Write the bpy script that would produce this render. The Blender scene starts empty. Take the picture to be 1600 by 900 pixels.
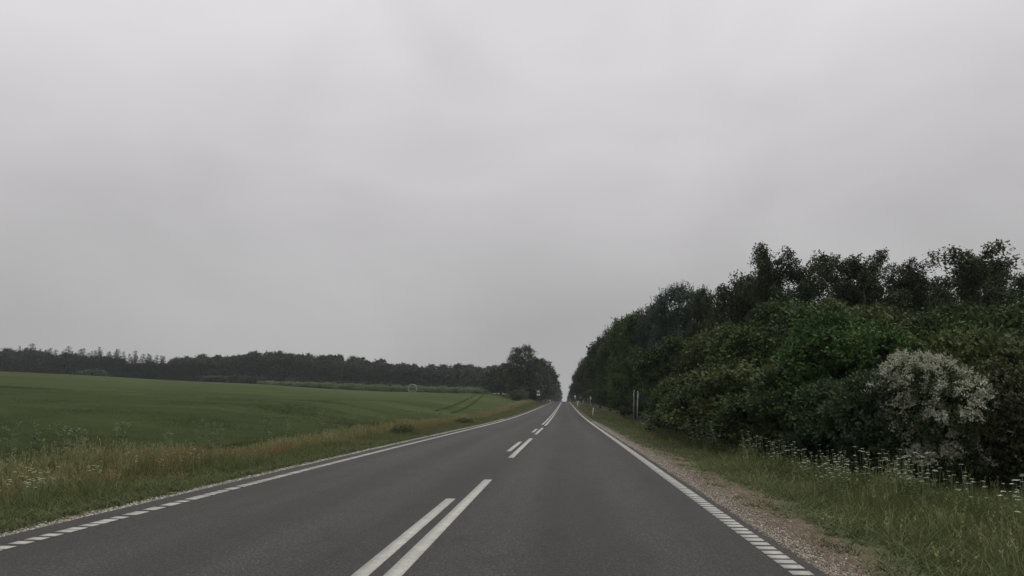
import bpy, math, random
import numpy as np
from mathutils import Vector

C = bpy.context.scene.collection
scn = bpy.context.scene
rng = np.random.default_rng(11)
random.seed(7)

# ------------------------------------------------------------------ camera
EYE = 1.35
cam_d = bpy.data.cameras.new('camera')
cam = bpy.data.objects.new('camera', cam_d); C.objects.link(cam)
cam.location = (0, 0, EYE)
cam.rotation_euler = (math.radians(90 + 8.531), 0, math.radians(3.819))
cam_d.sensor_width = 36; cam_d.lens = 27.0
cam_d.clip_start = 0.05; cam_d.clip_end = 9000
scn.camera = cam

# ------------------------------------------------------------------ world: closed grey overcast over a Nishita sky
SUN_EL, SUN_AZ = math.radians(60), math.radians(80)
w = bpy.data.worlds.new('World'); scn.world = w; w.use_nodes = True
nt = w.node_tree; nt.nodes.clear()
N = nt.nodes.new; L = nt.links.new
out = N('ShaderNodeOutputWorld'); bg = N('ShaderNodeBackground')
tc = N('ShaderNodeTexCoord'); sep = N('ShaderNodeSeparateXYZ'); L(tc.outputs['Generated'], sep.inputs[0])
grad = N('ShaderNodeValToRGB'); L(sep.outputs['Z'], grad.inputs[0])
cr = grad.color_ramp
cr.elements[0].position = 0.0; cr.elements[0].color = (.395, .396, .394, 1)
cr.elements[1].position = 1.0; cr.elements[1].color = (1.05, 1.03, 1.06, 1)
for p, c in ((.09, (.425, .42, .425)), (.2, (.51, .499, .507)), (.34, (.62, .602, .615)), (.5, (.74, .72, .733)), (.75, (.95, .92, .96))):
    e = cr.elements.new(p); e.color = (*c, 1)
mp = N('ShaderNodeMapping'); L(tc.outputs['Generated'], mp.inputs[0]); mp.inputs['Scale'].default_value = (1, 1, 2.1)
n1 = N('ShaderNodeTexNoise'); L(mp.outputs[0], n1.inputs[0]); n1.inputs['Scale'].default_value = 2.7; n1.inputs['Detail'].default_value = 6
n1.inputs['Roughness'].default_value = .45; n1.inputs['Distortion'].default_value = .35
mr = N('ShaderNodeMapRange'); L(n1.outputs[0], mr.inputs[0])
mr.inputs[1].default_value = .3; mr.inputs[2].default_value = .7; mr.inputs[3].default_value = .89; mr.inputs[4].default_value = 1.10
mul = N('ShaderNodeVectorMath'); mul.operation = 'SCALE'; L(grad.outputs[0], mul.inputs[0]); L(mr.outputs[0], mul.inputs[3])
sky = N('ShaderNodeTexSky'); sky.sky_type = 'NISHITA'; sky.sun_disc = False
sky.sun_elevation = SUN_EL; sky.sun_rotation = SUN_AZ; sky.air_density = 1.5; sky.dust_density = 2
skm = N('ShaderNodeVectorMath'); skm.operation = 'SCALE'; L(sky.outputs[0], skm.inputs[0]); skm.inputs[3].default_value = .1
mx = N('ShaderNodeMix'); mx.data_type = 'RGBA'; mx.inputs[0].default_value = .985
L(skm.outputs[0], mx.inputs[6]); L(mul.outputs[0], mx.inputs[7])
L(mx.outputs[2], bg.inputs[0]); bg.inputs[1].default_value = 1.0; L(bg.outputs[0], out.inputs[0])

sd = bpy.data.lights.new('sun', 'SUN'); sd.energy = 1.5; sd.angle = math.radians(38); sd.color = (1, .98, .95)
so = bpy.data.objects.new('sun', sd); C.objects.link(so)
so.rotation_euler = (math.pi / 2 - SUN_EL, 0, math.pi - SUN_AZ)

vs = scn.view_settings
vs.view_transform = 'Standard'; vs.look = 'None'; vs.gamma = 1; vs.exposure = 0.0; vs.use_curve_mapping = False
scn.cycles.max_bounces = 5; scn.cycles.diffuse_bounces = 3; scn.cycles.glossy_bounces = 2
scn.cycles.transmission_bounces = 3; scn.cycles.transparent_max_bounces = 4; scn.cycles.volume_bounces = 0
scn.cycles.use_denoising = True

# ------------------------------------------------------------------ helpers
def tag(o, label=None, cat=None, group=None, kind=None):
    if label: o['label'] = label
    if cat: o['category'] = cat
    if group: o['group'] = group
    if kind: o['kind'] = kind
    return o

def empty(name, loc, rz=0, scale=(1, 1, 1)):
    o = bpy.data.objects.new(name, None); C.objects.link(o)
    o.empty_display_size = .2; o.location = loc; o.rotation_euler = (0, 0, rz); o.scale = scale
    return o

def link(name, me, parent=None):
    o = bpy.data.objects.new(name, me); C.objects.link(o)
    if parent: o.parent = parent
    return o

def mesh(name, V, Fc, mats, tone=None, smooth=False, mi=None):
    """V (n,3); Fc (m,3) or (m,4) int arrays, or a list of both."""
    V = np.asarray(V, dtype=np.float32)
    fs = Fc if isinstance(Fc, list) else [Fc]
    fs = [np.asarray(f, dtype=np.int32) for f in fs if len(f)]
    me = bpy.data.meshes.new(name)
    me.vertices.add(len(V)); me.vertices.foreach_set('co', V.ravel())
    nl = sum(f.size for f in fs); npol = sum(len(f) for f in fs)
    me.loops.add(nl); me.loops.foreach_set('vertex_index', np.concatenate([f.ravel() for f in fs]))
    me.polygons.add(npol)
    tot = np.concatenate([np.full(len(f), f.shape[1], dtype=np.int32) for f in fs])
    st = np.concatenate([[0], np.cumsum(tot)[:-1]]).astype(np.int32)
    me.polygons.foreach_set('loop_start', st); me.polygons.foreach_set('loop_total', tot)
    if mi is not None: me.polygons.foreach_set('material_index', np.asarray(mi, dtype=np.int32))
    if smooth: me.polygons.foreach_set('use_smooth', np.ones(npol, dtype=bool))
    for m in (mats if isinstance(mats, (list, tuple)) else [mats]): me.materials.append(m)
    if tone is not None:
        a = me.attributes.new('tone', 'FLOAT', 'POINT'); a.data.foreach_set('value', np.asarray(tone, dtype=np.float32))
    me.update(calc_edges=True)
    return me

class MB:
    """collects vertices and faces of one mesh"""
    def __init__(s): s.v = []; s.q = []; s.t = []; s.n = 0
    def add(s, V, q=None, t=None):
        V = np.asarray(V, dtype=float)
        if q is not None and len(q): s.q.append(np.asarray(q) + s.n)
        if t is not None and len(t): s.t.append(np.asarray(t) + s.n)
        s.v.append(V); s.n += len(V)
    def box(s, c, d):
        x, y, z = c; a, b, e = [k / 2 for k in d]
        V = [(x + i * a, y + j * b, z + k * e) for k in (-1, 1) for j in (-1, 1) for i in (-1, 1)]
        s.add(V, q=[(0, 2, 3, 1), (4, 5, 7, 6), (0, 1, 5, 4), (1, 3, 7, 5), (3, 2, 6, 7), (2, 0, 4, 6)])
    def tube(s, P, R, k=8, cap=True):
        P = np.asarray(P, dtype=float); R = np.broadcast_to(np.asarray(R, dtype=float), (len(P),))
        T = np.gradient(P, axis=0); T /= np.linalg.norm(T, axis=1)[:, None] + 1e-9
        ref = np.array([0, 0, 1.]) if abs(T[0][2]) < .9 else np.array([1., 0, 0])
        A = np.cross(T, ref); A /= np.linalg.norm(A, axis=1)[:, None] + 1e-9; B = np.cross(T, A)
        an = np.linspace(0, 2 * math.pi, k, endpoint=False)
        V = (P[:, None] + R[:, None, None] * (np.cos(an)[None, :, None] * A[:, None] + np.sin(an)[None, :, None] * B[:, None])).reshape(-1, 3)
        q = [(i * k + j, i * k + (j + 1) % k, (i + 1) * k + (j + 1) % k, (i + 1) * k + j) for i in range(len(P) - 1) for j in range(k)]
        t = []
        if cap:
            V = np.vstack([V, P[:1], P[-1:]]); m = len(P) * k
            t = [(m, (j + 1) % k, j) for j in range(k)] + [(m + 1, (len(P) - 1) * k + j, (len(P) - 1) * k + (j + 1) % k) for j in range(k)]
        s.add(V, q=q, t=t)
    def mesh(s, name, mats, smooth=False):
        return mesh(name, np.vstack(s.v), [np.vstack(s.q) if s.q else [], np.vstack(s.t) if s.t else []], mats, smooth=smooth)

def unit(a): return a / (np.linalg.norm(a, axis=-1, keepdims=True) + 1e-9)
def sm(a, b, x): t = np.clip((x - a) / (b - a), 0, 1); return t * t * (3 - 2 * t)

# ------------------------------------------------------------------ materials
def newmat(name):
    m = bpy.data.materials.new(name); m.use_nodes = True
    t = m.node_tree; b = t.nodes['Principled BSDF']
    return m, t, b
def plain(name, col, rough=.6, noise=0, scale=20, metal=0, spec=.5, bump=0):
    m, t, b = newmat(name)
    b.inputs['Roughness'].default_value = rough; b.inputs['Metallic'].default_value = metal
    b.inputs['Specular IOR Level'].default_value = spec
    b.inputs['Base Color'].default_value = (*col, 1)
    if noise or bump:
        n = t.nodes.new('ShaderNodeTexNoise'); n.inputs['Scale'].default_value = scale; n.inputs['Detail'].default_value = 5
        g = t.nodes.new('ShaderNodeTexCoord'); t.links.new(g.outputs['Object'], n.inputs[0])
        r = t.nodes.new('ShaderNodeMapRange'); t.links.new(n.outputs[0], r.inputs[0])
        r.inputs[1].default_value = .3; r.inputs[2].default_value = .7
        r.inputs[3].default_value = 1 - noise; r.inputs[4].default_value = 1 + noise
        v = t.nodes.new('ShaderNodeVectorMath'); v.operation = 'SCALE'; v.inputs[0].default_value = col
        t.links.new(r.outputs[0], v.inputs[3]); t.links.new(v.outputs[0], b.inputs['Base Color'])
        if bump:
            u = t.nodes.new('ShaderNodeBump'); u.inputs['Strength'].default_value = bump; u.inputs['Distance'].default_value = .02
            t.links.new(n.outputs[0], u.inputs['Height']); t.links.new(u.outputs[0], b.inputs['Normal'])
    return m
def leafmat(name, c0, c1, rough=.65, spec=.16, trans=.18, vary=.16):
    """blade and leaf: colour runs between two tones by leaf, and a little by plant"""
    m, t, b = newmat(name)
    at = t.nodes.new('ShaderNodeAttribute'); at.attribute_name = 'tone'
    mx = t.nodes.new('ShaderNodeMix'); mx.data_type = 'RGBA'
    t.links.new(at.outputs['Fac'], mx.inputs[0])
    mx.inputs[6].default_value = (*c0, 1); mx.inputs[7].default_value = (*c1, 1)
    oi = t.nodes.new('ShaderNodeObjectInfo')
    r = t.nodes.new('ShaderNodeMapRange'); t.links.new(oi.outputs['Random'], r.inputs[0])
    r.inputs[3].default_value = 1 - vary; r.inputs[4].default_value = 1 + vary
    v = t.nodes.new('ShaderNodeVectorMath'); v.operation = 'SCALE'
    t.links.new(mx.outputs[2], v.inputs[0]); t.links.new(r.outputs[0], v.inputs[3])
    t.links.new(v.outputs[0], b.inputs['Base Color'])
    b.inputs['Roughness'].default_value = rough; b.inputs['Specular IOR Level'].default_value = spec
    if trans:
        tr = t.nodes.new('ShaderNodeBsdfTranslucent'); t.links.new(v.outputs[0], tr.inputs[0])
        ms = t.nodes.new('ShaderNodeMixShader'); ms.inputs[0].default_value = trans
        o = t.nodes['Material Output']
        t.links.new(b.outputs[0], ms.inputs[1]); t.links.new(tr.outputs[0], ms.inputs[2]); t.links.new(ms.outputs[0], o.inputs[0])
    return m

M = {}
M['bark'] = plain('bark', (.07, .06, .05), .9, .4, 14, bump=.4)
M['birch_bark'] = plain('birch_bark', (.13, .125, .11), .8, .6, 7)
M['leaf_olive'] = leafmat('leaf_olive', (.018, .030, .009), (.090, .110, .033))
M['leaf_dark'] = leafmat('leaf_dark', (.011, .024, .009), (.048, .078, .028))
M['leaf_bright'] = leafmat('leaf_bright', (.014, .034, .009), (.066, .122, .030))
M['leaf_mid'] = leafmat('leaf_mid', (.013, .028, .009), (.070, .108, .032))
M['leaf_tree'] = leafmat('leaf_tree', (.018, .036, .010), (.092, .142, .042))
M['leaf_brown'] = leafmat('leaf_brown', (.018, .026, .010), (.078, .088, .036))
M['leaf_birch'] = leafmat('leaf_birch', (.018, .034, .012), (.066, .092, .034))
M['leaf_haw'] = leafmat('leaf_haw', (.026, .046, .016), (.070, .105, .036))
M['blossom'] = leafmat('blossom', (.25, .26, .19), (.50, .51, .40), .7, .2, .2)
M['blossom_dull'] = leafmat('blossom_dull', (.12, .115, .08), (.26, .25, .18), .7, .2, .2)
M['needle_blue'] = leafmat('needle_blue', (.024, .046, .034), (.055, .085, .062), .6, .3, .1)
M['needle'] = leafmat('needle', (.022, .034, .020), (.05, .066, .036), .7, .2, .08)
M['leaf_far'] = leafmat('leaf_far', (.025, .036, .018), (.06, .076, .034), .7, .2, .12, .25)
M['leaf_pale'] = leafmat('leaf_pale', (.075, .10, .055), (.16, .19, .11), .7, .2, .15)
M['leaf_dusky'] = leafmat('leaf_dusky', (.035, .048, .026), (.080, .10, .055), .7, .2, .15)
M['leaf_hedge'] = leafmat('leaf_hedge', (.09, .13, .045), (.20, .25, .095), .7, .2, .2, .2)
M['grass_green'] = leafmat('grass_green', (.052, .070, .018), (.120, .138, .042), .6, .3, .3, .2)
M['grass_dark'] = leafmat('grass_dark', (.036, .052, .013), (.085, .105, .030), .6, .3, .25, .2)
M['grass_straw'] = leafmat('grass_straw', (.14, .145, .06), (.28, .275, .13), .7, .2, .3, .2)
M['grass_rust'] = leafmat('grass_rust', (.13, .10, .040), (.24, .175, .078), .7, .2, .25, .2)
M['crop'] = leafmat('crop', (.038, .055, .015), (.064, .084, .026), .6, .3, .3, .12)
M['umbel'] = leafmat('umbel', (.32, .34, .25), (.56, .57, .46), .7, .2, .3)
M['stem'] = plain('stem', (.08, .12, .04), .7)
M['petal'] = plain('petal', (.45, .44, .39), .7)
M['yellow'] = plain('yellow', (.45, .36, .05), .7)
M['steel'] = plain('steel', (.15, .16, .15), .55, .15, 9, metal=.25)
M['plastic_white'] = plain('plastic_white', (.62, .62, .56), .5, .12, 12)
M['plastic_grey'] = plain('plastic_grey', (.36, .37, .36), .6)
M['reflector'] = plain('reflector', (.55, .38, .05), .2)
M['black'] = plain('black', (.02, .02, .02), .5)
M['sign_white'] = plain('sign_white', (.60, .61, .60), .45, .06, 6)
M['sign_grey'] = plain('sign_grey', (.27, .28, .28), .5, .1, 6)
M['letter'] = plain('letter', (.06, .03, .03), .6)
M['stone'] = None

# ------------------------------------------------------------------ terrain
RY = [-400, 0, 20, 40, 60, 84, 105, 131, 165, 208, 278, 330, 365, 400, 430, 470, 520, 700, 1000, 1600, 4000]
RZ = [0, 0, 0, -.07, -.14, -.10, .0, .165, .45, .84, 1.35, 1.71, 1.95, 2.13, 2.16, 2.05, 1.6, -1.5, -7, -12, -14]
yy = np.arange(-400, 4001, 2.0)
zz = np.interp(yy, RY, RZ)
ker = np.hanning(17); ker /= ker.sum()
zz = np.convolve(np.pad(zz, 8, mode='edge'), ker, 'valid')
zz = np.where(np.abs(yy) < 14, 0, zz)
def rz(Y): return np.interp(Y, yy, zz)
def rs(Y): return np.interp(Y, [-400, 15, 58, 131, 208, 278, 400, 1000], [0, 0, .14, .2, .33, .37, .47, .6])
GT = [-3, -1.4, -.764, -.583, -.407, -.235, -.15, -.067, 0]
GV = [.085, .075, .055, .0425, .0318, .0208, .0189, .0180, .018]
DT = [-3, -.764, -.583, -.407, -.235, 0]; DV = [150, 220, 260, 300, 306, 306]
def hill(X, Y):
    Yp = np.maximum(Y, 12.)
    t = np.clip(X / Yp, -3, 0)
    g = np.interp(t, GT, GV); D = np.interp(t, DT, DV)
    a = np.clip(Y - 20, 0, None); A = D - 20
    k = 7.0
    lin = a - k * np.log1p(np.exp(np.clip((a - A) / k, -30, 30)))
    lin = np.where(a > A + 60, A, lin)
    return g * np.clip(lin, 0, None) - .006 * np.clip(Y - D, 0, 900) + .10 * np.sin(X * .11 + Y * .05) * sm(20, 60, Y)
def ground(X, Y):
    X = np.asarray(X, dtype=float); Y = np.asarray(Y, dtype=float)
    u = X - rs(Y); r = rz(Y)
    pr = np.interp(u, [-400, -12, -9, -7.5, -6.3, -5.76, -5.6, 2.02, 2.12, 2.6, 3.5, 5, 7, 400],
                   [-.35, -.33, -.3, -.2, -.07, -.02, -.08, -.08, -.02, -.04, -.13, -.3, -.42, -.42])
    pr = pr + 1.15 * sm(80, 215, Y) * sm(6.3, 9.5, -u) * (1 - sm(450, 700, Y)) + .5 * sm(90, 180, Y) * sm(3.5, 6, u)
    pr = pr + .035 * np.sin(X * 1.7 + Y * .4) * np.sin(Y * .9 - X * .6) * (sm(2.6, 4, u) + sm(6.3, 8, -u))
    base = r + pr
    wf = sm(10.5, 24, -u)
    return np.where(u < -10, (1 - wf) * base + wf * (hill(X, Y) - .35 + r * 0), base)
def gz(x, y): return float(ground(x, y))

def ys(a, b, near=.5, grow=.035):
    out = [a]; y = a
    while y < b:
        y += max(near, abs(y) * grow); out.append(min(y, b))
    return out
Ygrid = np.array(sorted(set([-400, -250, -150, -80, -40, -20, -10, -5] + [round(v, 3) for v in ys(0, 600, .6, .03)] + [650, 720, 800, 900, 1000, 1200, 1500, 2000, 3000, 4500])))
Ug = np.array([-3000, -1800, -1000, -600, -450, -350, -290, -250, -220, -195, -170, -150, -130, -112, -96, -82, -70, -60, -51, -43, -36, -30, -26, -23, -20.5, -18, -16, -14.5, -13, -12, -11,
               -10.3, -9.6, -9, -8.4, -7.8, -7.2, -6.7, -6.3, -6, -5.78, -5.6, -3, 0, 2.0, 2.12, 2.35, 2.6, 3, 3.5, 4, 4.6, 5.2, 6, 7, 8, 10, 12, 15, 20, 28, 40, 60, 90, 150, 300, 800, 2000, 3000.])
def grid(us, yv, zf, off=0):
    U, Y = np.meshgrid(us, yv); X = U + rs(Y)
    Z = zf(X, Y) + off
    V = np.stack([X, Y, Z], -1).reshape(-1, 3)
    n = len(us); i = np.arange(len(yv) - 1)[:, None] * n + np.arange(n - 1)[None]
    q = np.stack([i, i + 1, i + 1 + n, i + n], -1).reshape(-1, 4)
    return V, q

def geo(t): return t.nodes.new('ShaderNodeNewGeometry').outputs['Position']
def nnode(t, vec, scale, detail=4, rough=.55, stretch=None):
    if stretch:
        mp = t.nodes.new('ShaderNodeMapping'); mp.inputs['Scale'].default_value = stretch; t.links.new(vec, mp.inputs[0]); vec = mp.outputs[0]
    n = t.nodes.new('ShaderNodeTexNoise'); n.inputs['Scale'].default_value = scale; n.inputs['Detail'].default_value = detail; n.inputs['Roughness'].default_value = rough
    t.links.new(vec, n.inputs[0]); return n.outputs[0]
def ramp(t, fac, stops):
    r = t.nodes.new('ShaderNodeValToRGB'); t.links.new(fac, r.inputs[0]); e = r.color_ramp.elements
    e[0].position, e[0].color = stops[0][0], (*stops[0][1], 1); e[1].position, e[1].color = stops[-1][0], (*stops[-1][1], 1)
    for p, c in stops[1:-1]: k = e.new(p); k.color = (*c, 1)
    return r.outputs[0]
def mixc(t, fac, a, b, mode='MIX'):
    m = t.nodes.new('ShaderNodeMix'); m.data_type = 'RGBA'; m.blend_type = mode
    for s, v in ((0, fac), (6, a), (7, b)):
        if isinstance(v, (int, float)): m.inputs[s].default_value = v
        elif isinstance(v, tuple): m.inputs[s].default_value = (*v, 1)
        else: t.links.new(v, m.inputs[s])
    return m.outputs[2]
def maprange(t, v, a, b, c, d, smooth=False):
    r = t.nodes.new('ShaderNodeMapRange'); t.links.new(v, r.inputs[0])
    if smooth: r.interpolation_type = 'SMOOTHSTEP'
    for i, x in zip((1, 2, 3, 4), (a, b, c, d)): r.inputs[i].default_value = x
    return r.outputs[0]
def bump(t, b, h, strength, dist):
    u = t.nodes.new('ShaderNodeBump'); u.inputs['Strength'].default_value = strength; u.inputs['Distance'].default_value = dist
    t.links.new(h, u.inputs['Height']); t.links.new(u.outputs[0], b.inputs['Normal'])

# ground: earth with short turf, brown scraped soil next to the carriageway on the right
m, t, b = newmat('ground'); g = geo(t)
at = t.nodes.new('ShaderNodeAttribute'); at.attribute_name = 'tone'
turf = ramp(t, nnode(t, g, 1.3, 6), [(.3, (.028, .040, .014)), (.55, (.05, .062, .022)), (.75, (.075, .075, .032))])
soil = ramp(t, nnode(t, g, 9, 8, .7), [(.3, (.045, .036, .023)), (.5, (.105, .080, .052)), (.7, (.19, .155, .108))])
f = t.nodes.new('ShaderNodeMath'); f.operation = 'ADD'; t.links.new(at.outputs['Fac'], f.inputs[0])
t.links.new(maprange(t, nnode(t, g, 2.2, 6, .65), .3, .7, -.45, .45), f.inputs[1])
fc = maprange(t, f.outputs[0], .35, .6, 0, 1, True)
t.links.new(mixc(t, fc, turf, soil), b.inputs['Base Color']); b.inputs['Roughness'].default_value = .95; b.inputs['Specular IOR Level'].default_value = .15
bump(t, b, nnode(t, g, 14, 6, .7), .8, .04)
M['ground'] = m
V, q = grid(Ug, Ygrid, ground)
U = V[:, 0] - rs(V[:, 1])
wid = np.interp(V[:, 1], [0, 6, 20, 40, 80, 200], [2.75, 2.85, 3.1, 3.0, 2.7, 2.5])
tone = (1 - sm(wid - .3, wid + .5, U)) * (U > 0) + .8 * sm(6.7, 6.0, -U) * (U < 0) * 1.0
tone = np.where((U < 0), .8 * (1 - sm(6.0, 6.6, -U)), tone)
g_ = link('ground', mesh('ground', V, q, M['ground'], tone=tone, smooth=True)); tag(g_, 'rough turf and brown earth under the verges, the wood and the field', kind='structure')

# road
m, t, b = newmat('asphalt'); g = geo(t)
fine = nnode(t, g, 36, 5, .9); mid = nnode(t, g, 9, 5, .75)
patch = nnode(t, g, .55, 4, .55, (1, .16, 1)); streak = nnode(t, g, 1.6, 3, .5, (1, .03, 1))
sepx = t.nodes.new('ShaderNodeSeparateXYZ'); t.links.new(g, sepx.inputs[0])
col = ramp(t, fine, [(.40, (.010, .010, .0092)), (.49, (.030, .030, .027)), (.55, (.072, .072, .065)), (.61, (.15, .15, .135)), (.68, (.30, .295, .265))])
col = mixc(t, 1.0, col, ramp(t, mid, [(.3, (.6,) * 3), (.7, (1.4,) * 3)]), 'MULTIPLY')
col = mixc(t, 1.0, col, ramp(t, patch, [(.3, (.80,) * 3), (.7, (1.18,) * 3)]), 'MULTIPLY')
col = mixc(t, 1.0, col, ramp(t, streak, [(.3, (.80,) * 3), (.7, (1.18,) * 3)]), 'MULTIPLY')
# polished wheel paths of both lanes, a shade lighter than the oil-darkened middle of each lane
wp = None
for cx in (-4.3, -2.6, -.75, .95):
    a1 = t.nodes.new('ShaderNodeMath'); a1.operation = 'SUBTRACT'; t.links.new(sepx.outputs[0], a1.inputs[0]); a1.inputs[1].default_value = cx
    a2 = t.nodes.new('ShaderNodeMath'); a2.operation = 'ABSOLUTE'; t.links.new(a1.outputs[0], a2.inputs[0])
    o_ = maprange(t, a2.outputs[0], .12, .62, 1, 0, True)
    if wp is None: wp = o_
    else:
        mm = t.nodes.new('ShaderNodeMath'); mm.operation = 'MAXIMUM'; t.links.new(wp, mm.inputs[0]); t.links.new(o_, mm.inputs[1]); wp = mm.outputs[0]
col = mixc(t, 1.0, col, ramp(t, wp, [(0, (.36, .356, .318)), (1, (.51, .505, .455))]), 'MULTIPLY')
vor = t.nodes.new('ShaderNodeTexVoronoi'); vor.feature = 'DISTANCE_TO_EDGE'; vor.inputs['Scale'].default_value = .42
wob = t.nodes.new('ShaderNodeVectorMath'); wob.operation = 'ADD'; t.links.new(g, wob.inputs[0])
wn = t.nodes.new('ShaderNodeTexNoise'); wn.inputs['Scale'].default_value = 1.5; wn.inputs['Detail'].default_value = 6; t.links.new(g, wn.inputs[0]); t.links.new(wn.outputs[1], wob.inputs[1])
t.links.new(wob.outputs[0], vor.inputs[0])
crk = maprange(t, vor.outputs[0], 0, .006, 1, 0, True)
gate = maprange(t, nnode(t, g, .35, 3), .52, .6, 0, .55, True)
cm_ = t.nodes.new('ShaderNodeMath'); cm_.operation = 'MULTIPLY'; t.links.new(crk, cm_.inputs[0]); t.links.new(gate, cm_.inputs[1])
col = mixc(t, cm_.outputs[0], col, (.012, .012, .011))
stn = ramp(t, nnode(t, g, 2.3, 5, .6, (1, .45, 1)), [(.34, (.72,) * 3), (.46, (1.,) * 3), (.7, (1.06,) * 3)])
col = mixc(t, 1.0, col, stn, 'MULTIPLY')
t.links.new(col, b.inputs['Base Color']); b.inputs['Roughness'].default_value = .8; b.inputs['Specular IOR Level'].default_value = .40
bump(t, b, fine, .55, .006)
M['asphalt'] = m
def rzf(X, Y): return rz(Y)
Yroad = np.array(sorted(set([-60, -40, -20, -8] + [round(v, 2) for v in ys(0, 1100, 1.0, .02)])))
# uneven pavement edge
ur = np.array([-5.74, -5.3, -3.5, -1.49, .2, 1.9, 2.06])
Vr, qr = grid(ur, Yroad, rzf)
jit = .025 * np.sin(Vr[:, 1] * 1.9) + .02 * np.sin(Vr[:, 1] * 4.3 + 1)
Vr[:, 0] += np.where(np.tile(ur == 2.06, len(Yroad)) | np.tile(ur == -5.74, len(Yroad)), jit, 0)
nb = len(Vr)
Vlow = Vr.copy(); Vlow[:, 2] -= .12
nr = len(ur); side = []
for i in range(len(Yroad) - 1):
    a, c = i * nr, (i + 1) * nr
    side += [(a, c, nb + c, nb + a), (a + nr - 1, nb + a + nr - 1, nb + c + nr - 1, c + nr - 1)]
road = link('road', mesh('road', np.vstack([Vr, Vlow]), [np.vstack([qr, np.array(side)])], M['asphalt']))
tag(road, 'two-lane grey asphalt country road running straight to a crest', kind='structure')

# painted lines
m, t, b = newmat('road_paint'); g = geo(t)
pc = ramp(t, nnode(t, g, 60, 6, .75), [(.3, (.10, .10, .09)), (.42, (.33, .325, .29)), (.7, (.47, .46, .405))])
pc = mixc(t, 1.0, pc, ramp(t, nnode(t, g, 5, 4, .6), [(.3, (.72,) * 3), (.7, (1.06,) * 3)]), 'MULTIPLY')
t.links.new(pc, b.inputs['Base Color']); b.inputs['Roughness'].default_value = .6; M['paint'] = m
def strip(name, u0, u1, y0, y1, parent=None, h=.005):
    n = max(1, int((y1 - y0) / 3)); yv = np.linspace(y0, y1, n + 1)
    V, q = grid(np.array([u0, u1]), yv, rzf, h)
    V2, _ = grid(np.array([u0, u1]), yv, rzf, .0005)
    k = len(V); V = np.vstack([V, V2]); sq = []
    for i in range(n):
        a, c = 2 * i, 2 * i + 2
        sq += [(a, c, k + c, k + a), (a + 1, k + a + 1, k + c + 1, c + 1)]
    sq += [(0, k, k + 1, 1), (2 * n, 2 * n + 1, k + 2 * n + 1, k + 2 * n)]
    return link(name, mesh(name, V, np.vstack([q, np.array(sq)]), M['paint']), parent)
cl = empty('centre_line_marking', (0, 0, 0)); tag(cl, 'double white centre marking, dashes nearby and two solid lines beyond', kind='structure')
for k, (a, c) in enumerate(((1.0, 14.0), (19.7, 31.1), (35.6, 46.2))): strip('dash', -1.435, -1.29, a, c, cl)
for k, (a, c) in enumerate(((5.2, 11.2), (22.4, 28.2), (38.2, 44.0))): strip('dash', -1.69, -1.555, a, c, cl)
strip('solid_line', -1.435, -1.29, 51.0, 560, cl, .012); strip('solid_line', -1.69, -1.555, 53.5, 560, cl, .012)
def edge(name, u0, u1, lab):
    e = empty(name, (0, 0, 0)); tag(e, lab, kind='structure')
    pitch, gap = .215, .072
    mbx = MB(); mbx.box(((u0 + u1) / 2, 0, .0035), (u1 - u0, pitch - gap, .006)); me = mbx.mesh('paint_block', M['paint'])
    y = 4.0
    for i in range(140):
        o = link('paint_block', me, e); yc = y + i * pitch; o.location = (float(rs(yc)), yc, float(rz(yc)))
        o.rotation_euler = (random.uniform(-.0005, .0005), 0, random.uniform(-.01, .01))
    y0 = y + 140 * pitch
    fb = MB()
    while y0 < 46:
        fb.box(((u0 + u1) / 2 + float(rs(y0)), y0, float(rz(y0)) + .004), (u1 - u0, pitch - gap, .006)); y0 += pitch
    tag(link('far_paint_blocks', fb.mesh('far_paint_blocks', M['paint']), e), kind='stuff')
    strip('solid_line', u0, u1, 46, 700, e, .012)
edge('edge_line_marking', 1.80, 1.965, 'ribbed white edge line beside the gravel shoulder')
edge('edge_line_marking', -5.38, -5.21, 'ribbed white edge line beside the grassy field verge')

# crop field
m, t, b = newmat('crop_field'); g = geo(t)
fcol = ramp(t, nnode(t, g, .035, 5, .6, (1, 2.2, 1)), [(.3, (.034, .050, .015)), (.5, (.048, .066, .020)), (.7, (.066, .083, .028))])
fcol = mixc(t, .6, fcol, ramp(t, nnode(t, g, .22, 5, .65, (.35, 1.6, 1)), [(.3, (.58,) * 3), (.48, (1.,) * 3), (.75, (1.2,) * 3)]), 'MULTIPLY')
fcol = mixc(t, .7, fcol, ramp(t, nnode(t, g, 2.5, 5, .85, (1.6, .7, 1)), [(.3, (.6,) * 3), (.7, (1.4,) * 3)]), 'MULTIPLY')
t.links.new(fcol, b.inputs['Base Color']); b.inputs['Roughness'].default_value = .95; b.inputs['Specular IOR Level'].default_value = .06
bump(t, b, nnode(t, g, 3, 6, .8), 1, .25)
M['crop_field'] = m
def cropz(X, Y):
    lod = -.16 * np.clip(np.sin(Y * .19 + 2.2 * np.sin(X * .045) + X * .05) * np.sin(X * .083 + Y * .031 + 1) - .55, 0, 1) * 2.4 * sm(20, 40, Y)
    return ground(X, Y) + .36 + .05 * np.sin(X * .6 + Y * .33) * np.sin(Y * .21 - X * .18) + lod
uf = np.concatenate([np.linspace(-300, -100, 30), np.linspace(-96, -30, 45), np.linspace(-29, -10.6, 28)])
yf = np.concatenate([np.linspace(-60, 0, 10), np.array(ys(2, 318, .8, .014))])
Vf, qf = grid(uf, yf, cropz)
sh = [];
kf = len(Vf); nf_ = len(uf)
Ve = Vf[nf_ - 1::nf_].copy(); Ve[:, 2] -= .45
for i in range(len(yf) - 1): sh.append((i * nf_ + nf_ - 1, kf + i, kf + i + 1, (i + 1) * nf_ + nf_ - 1))
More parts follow.
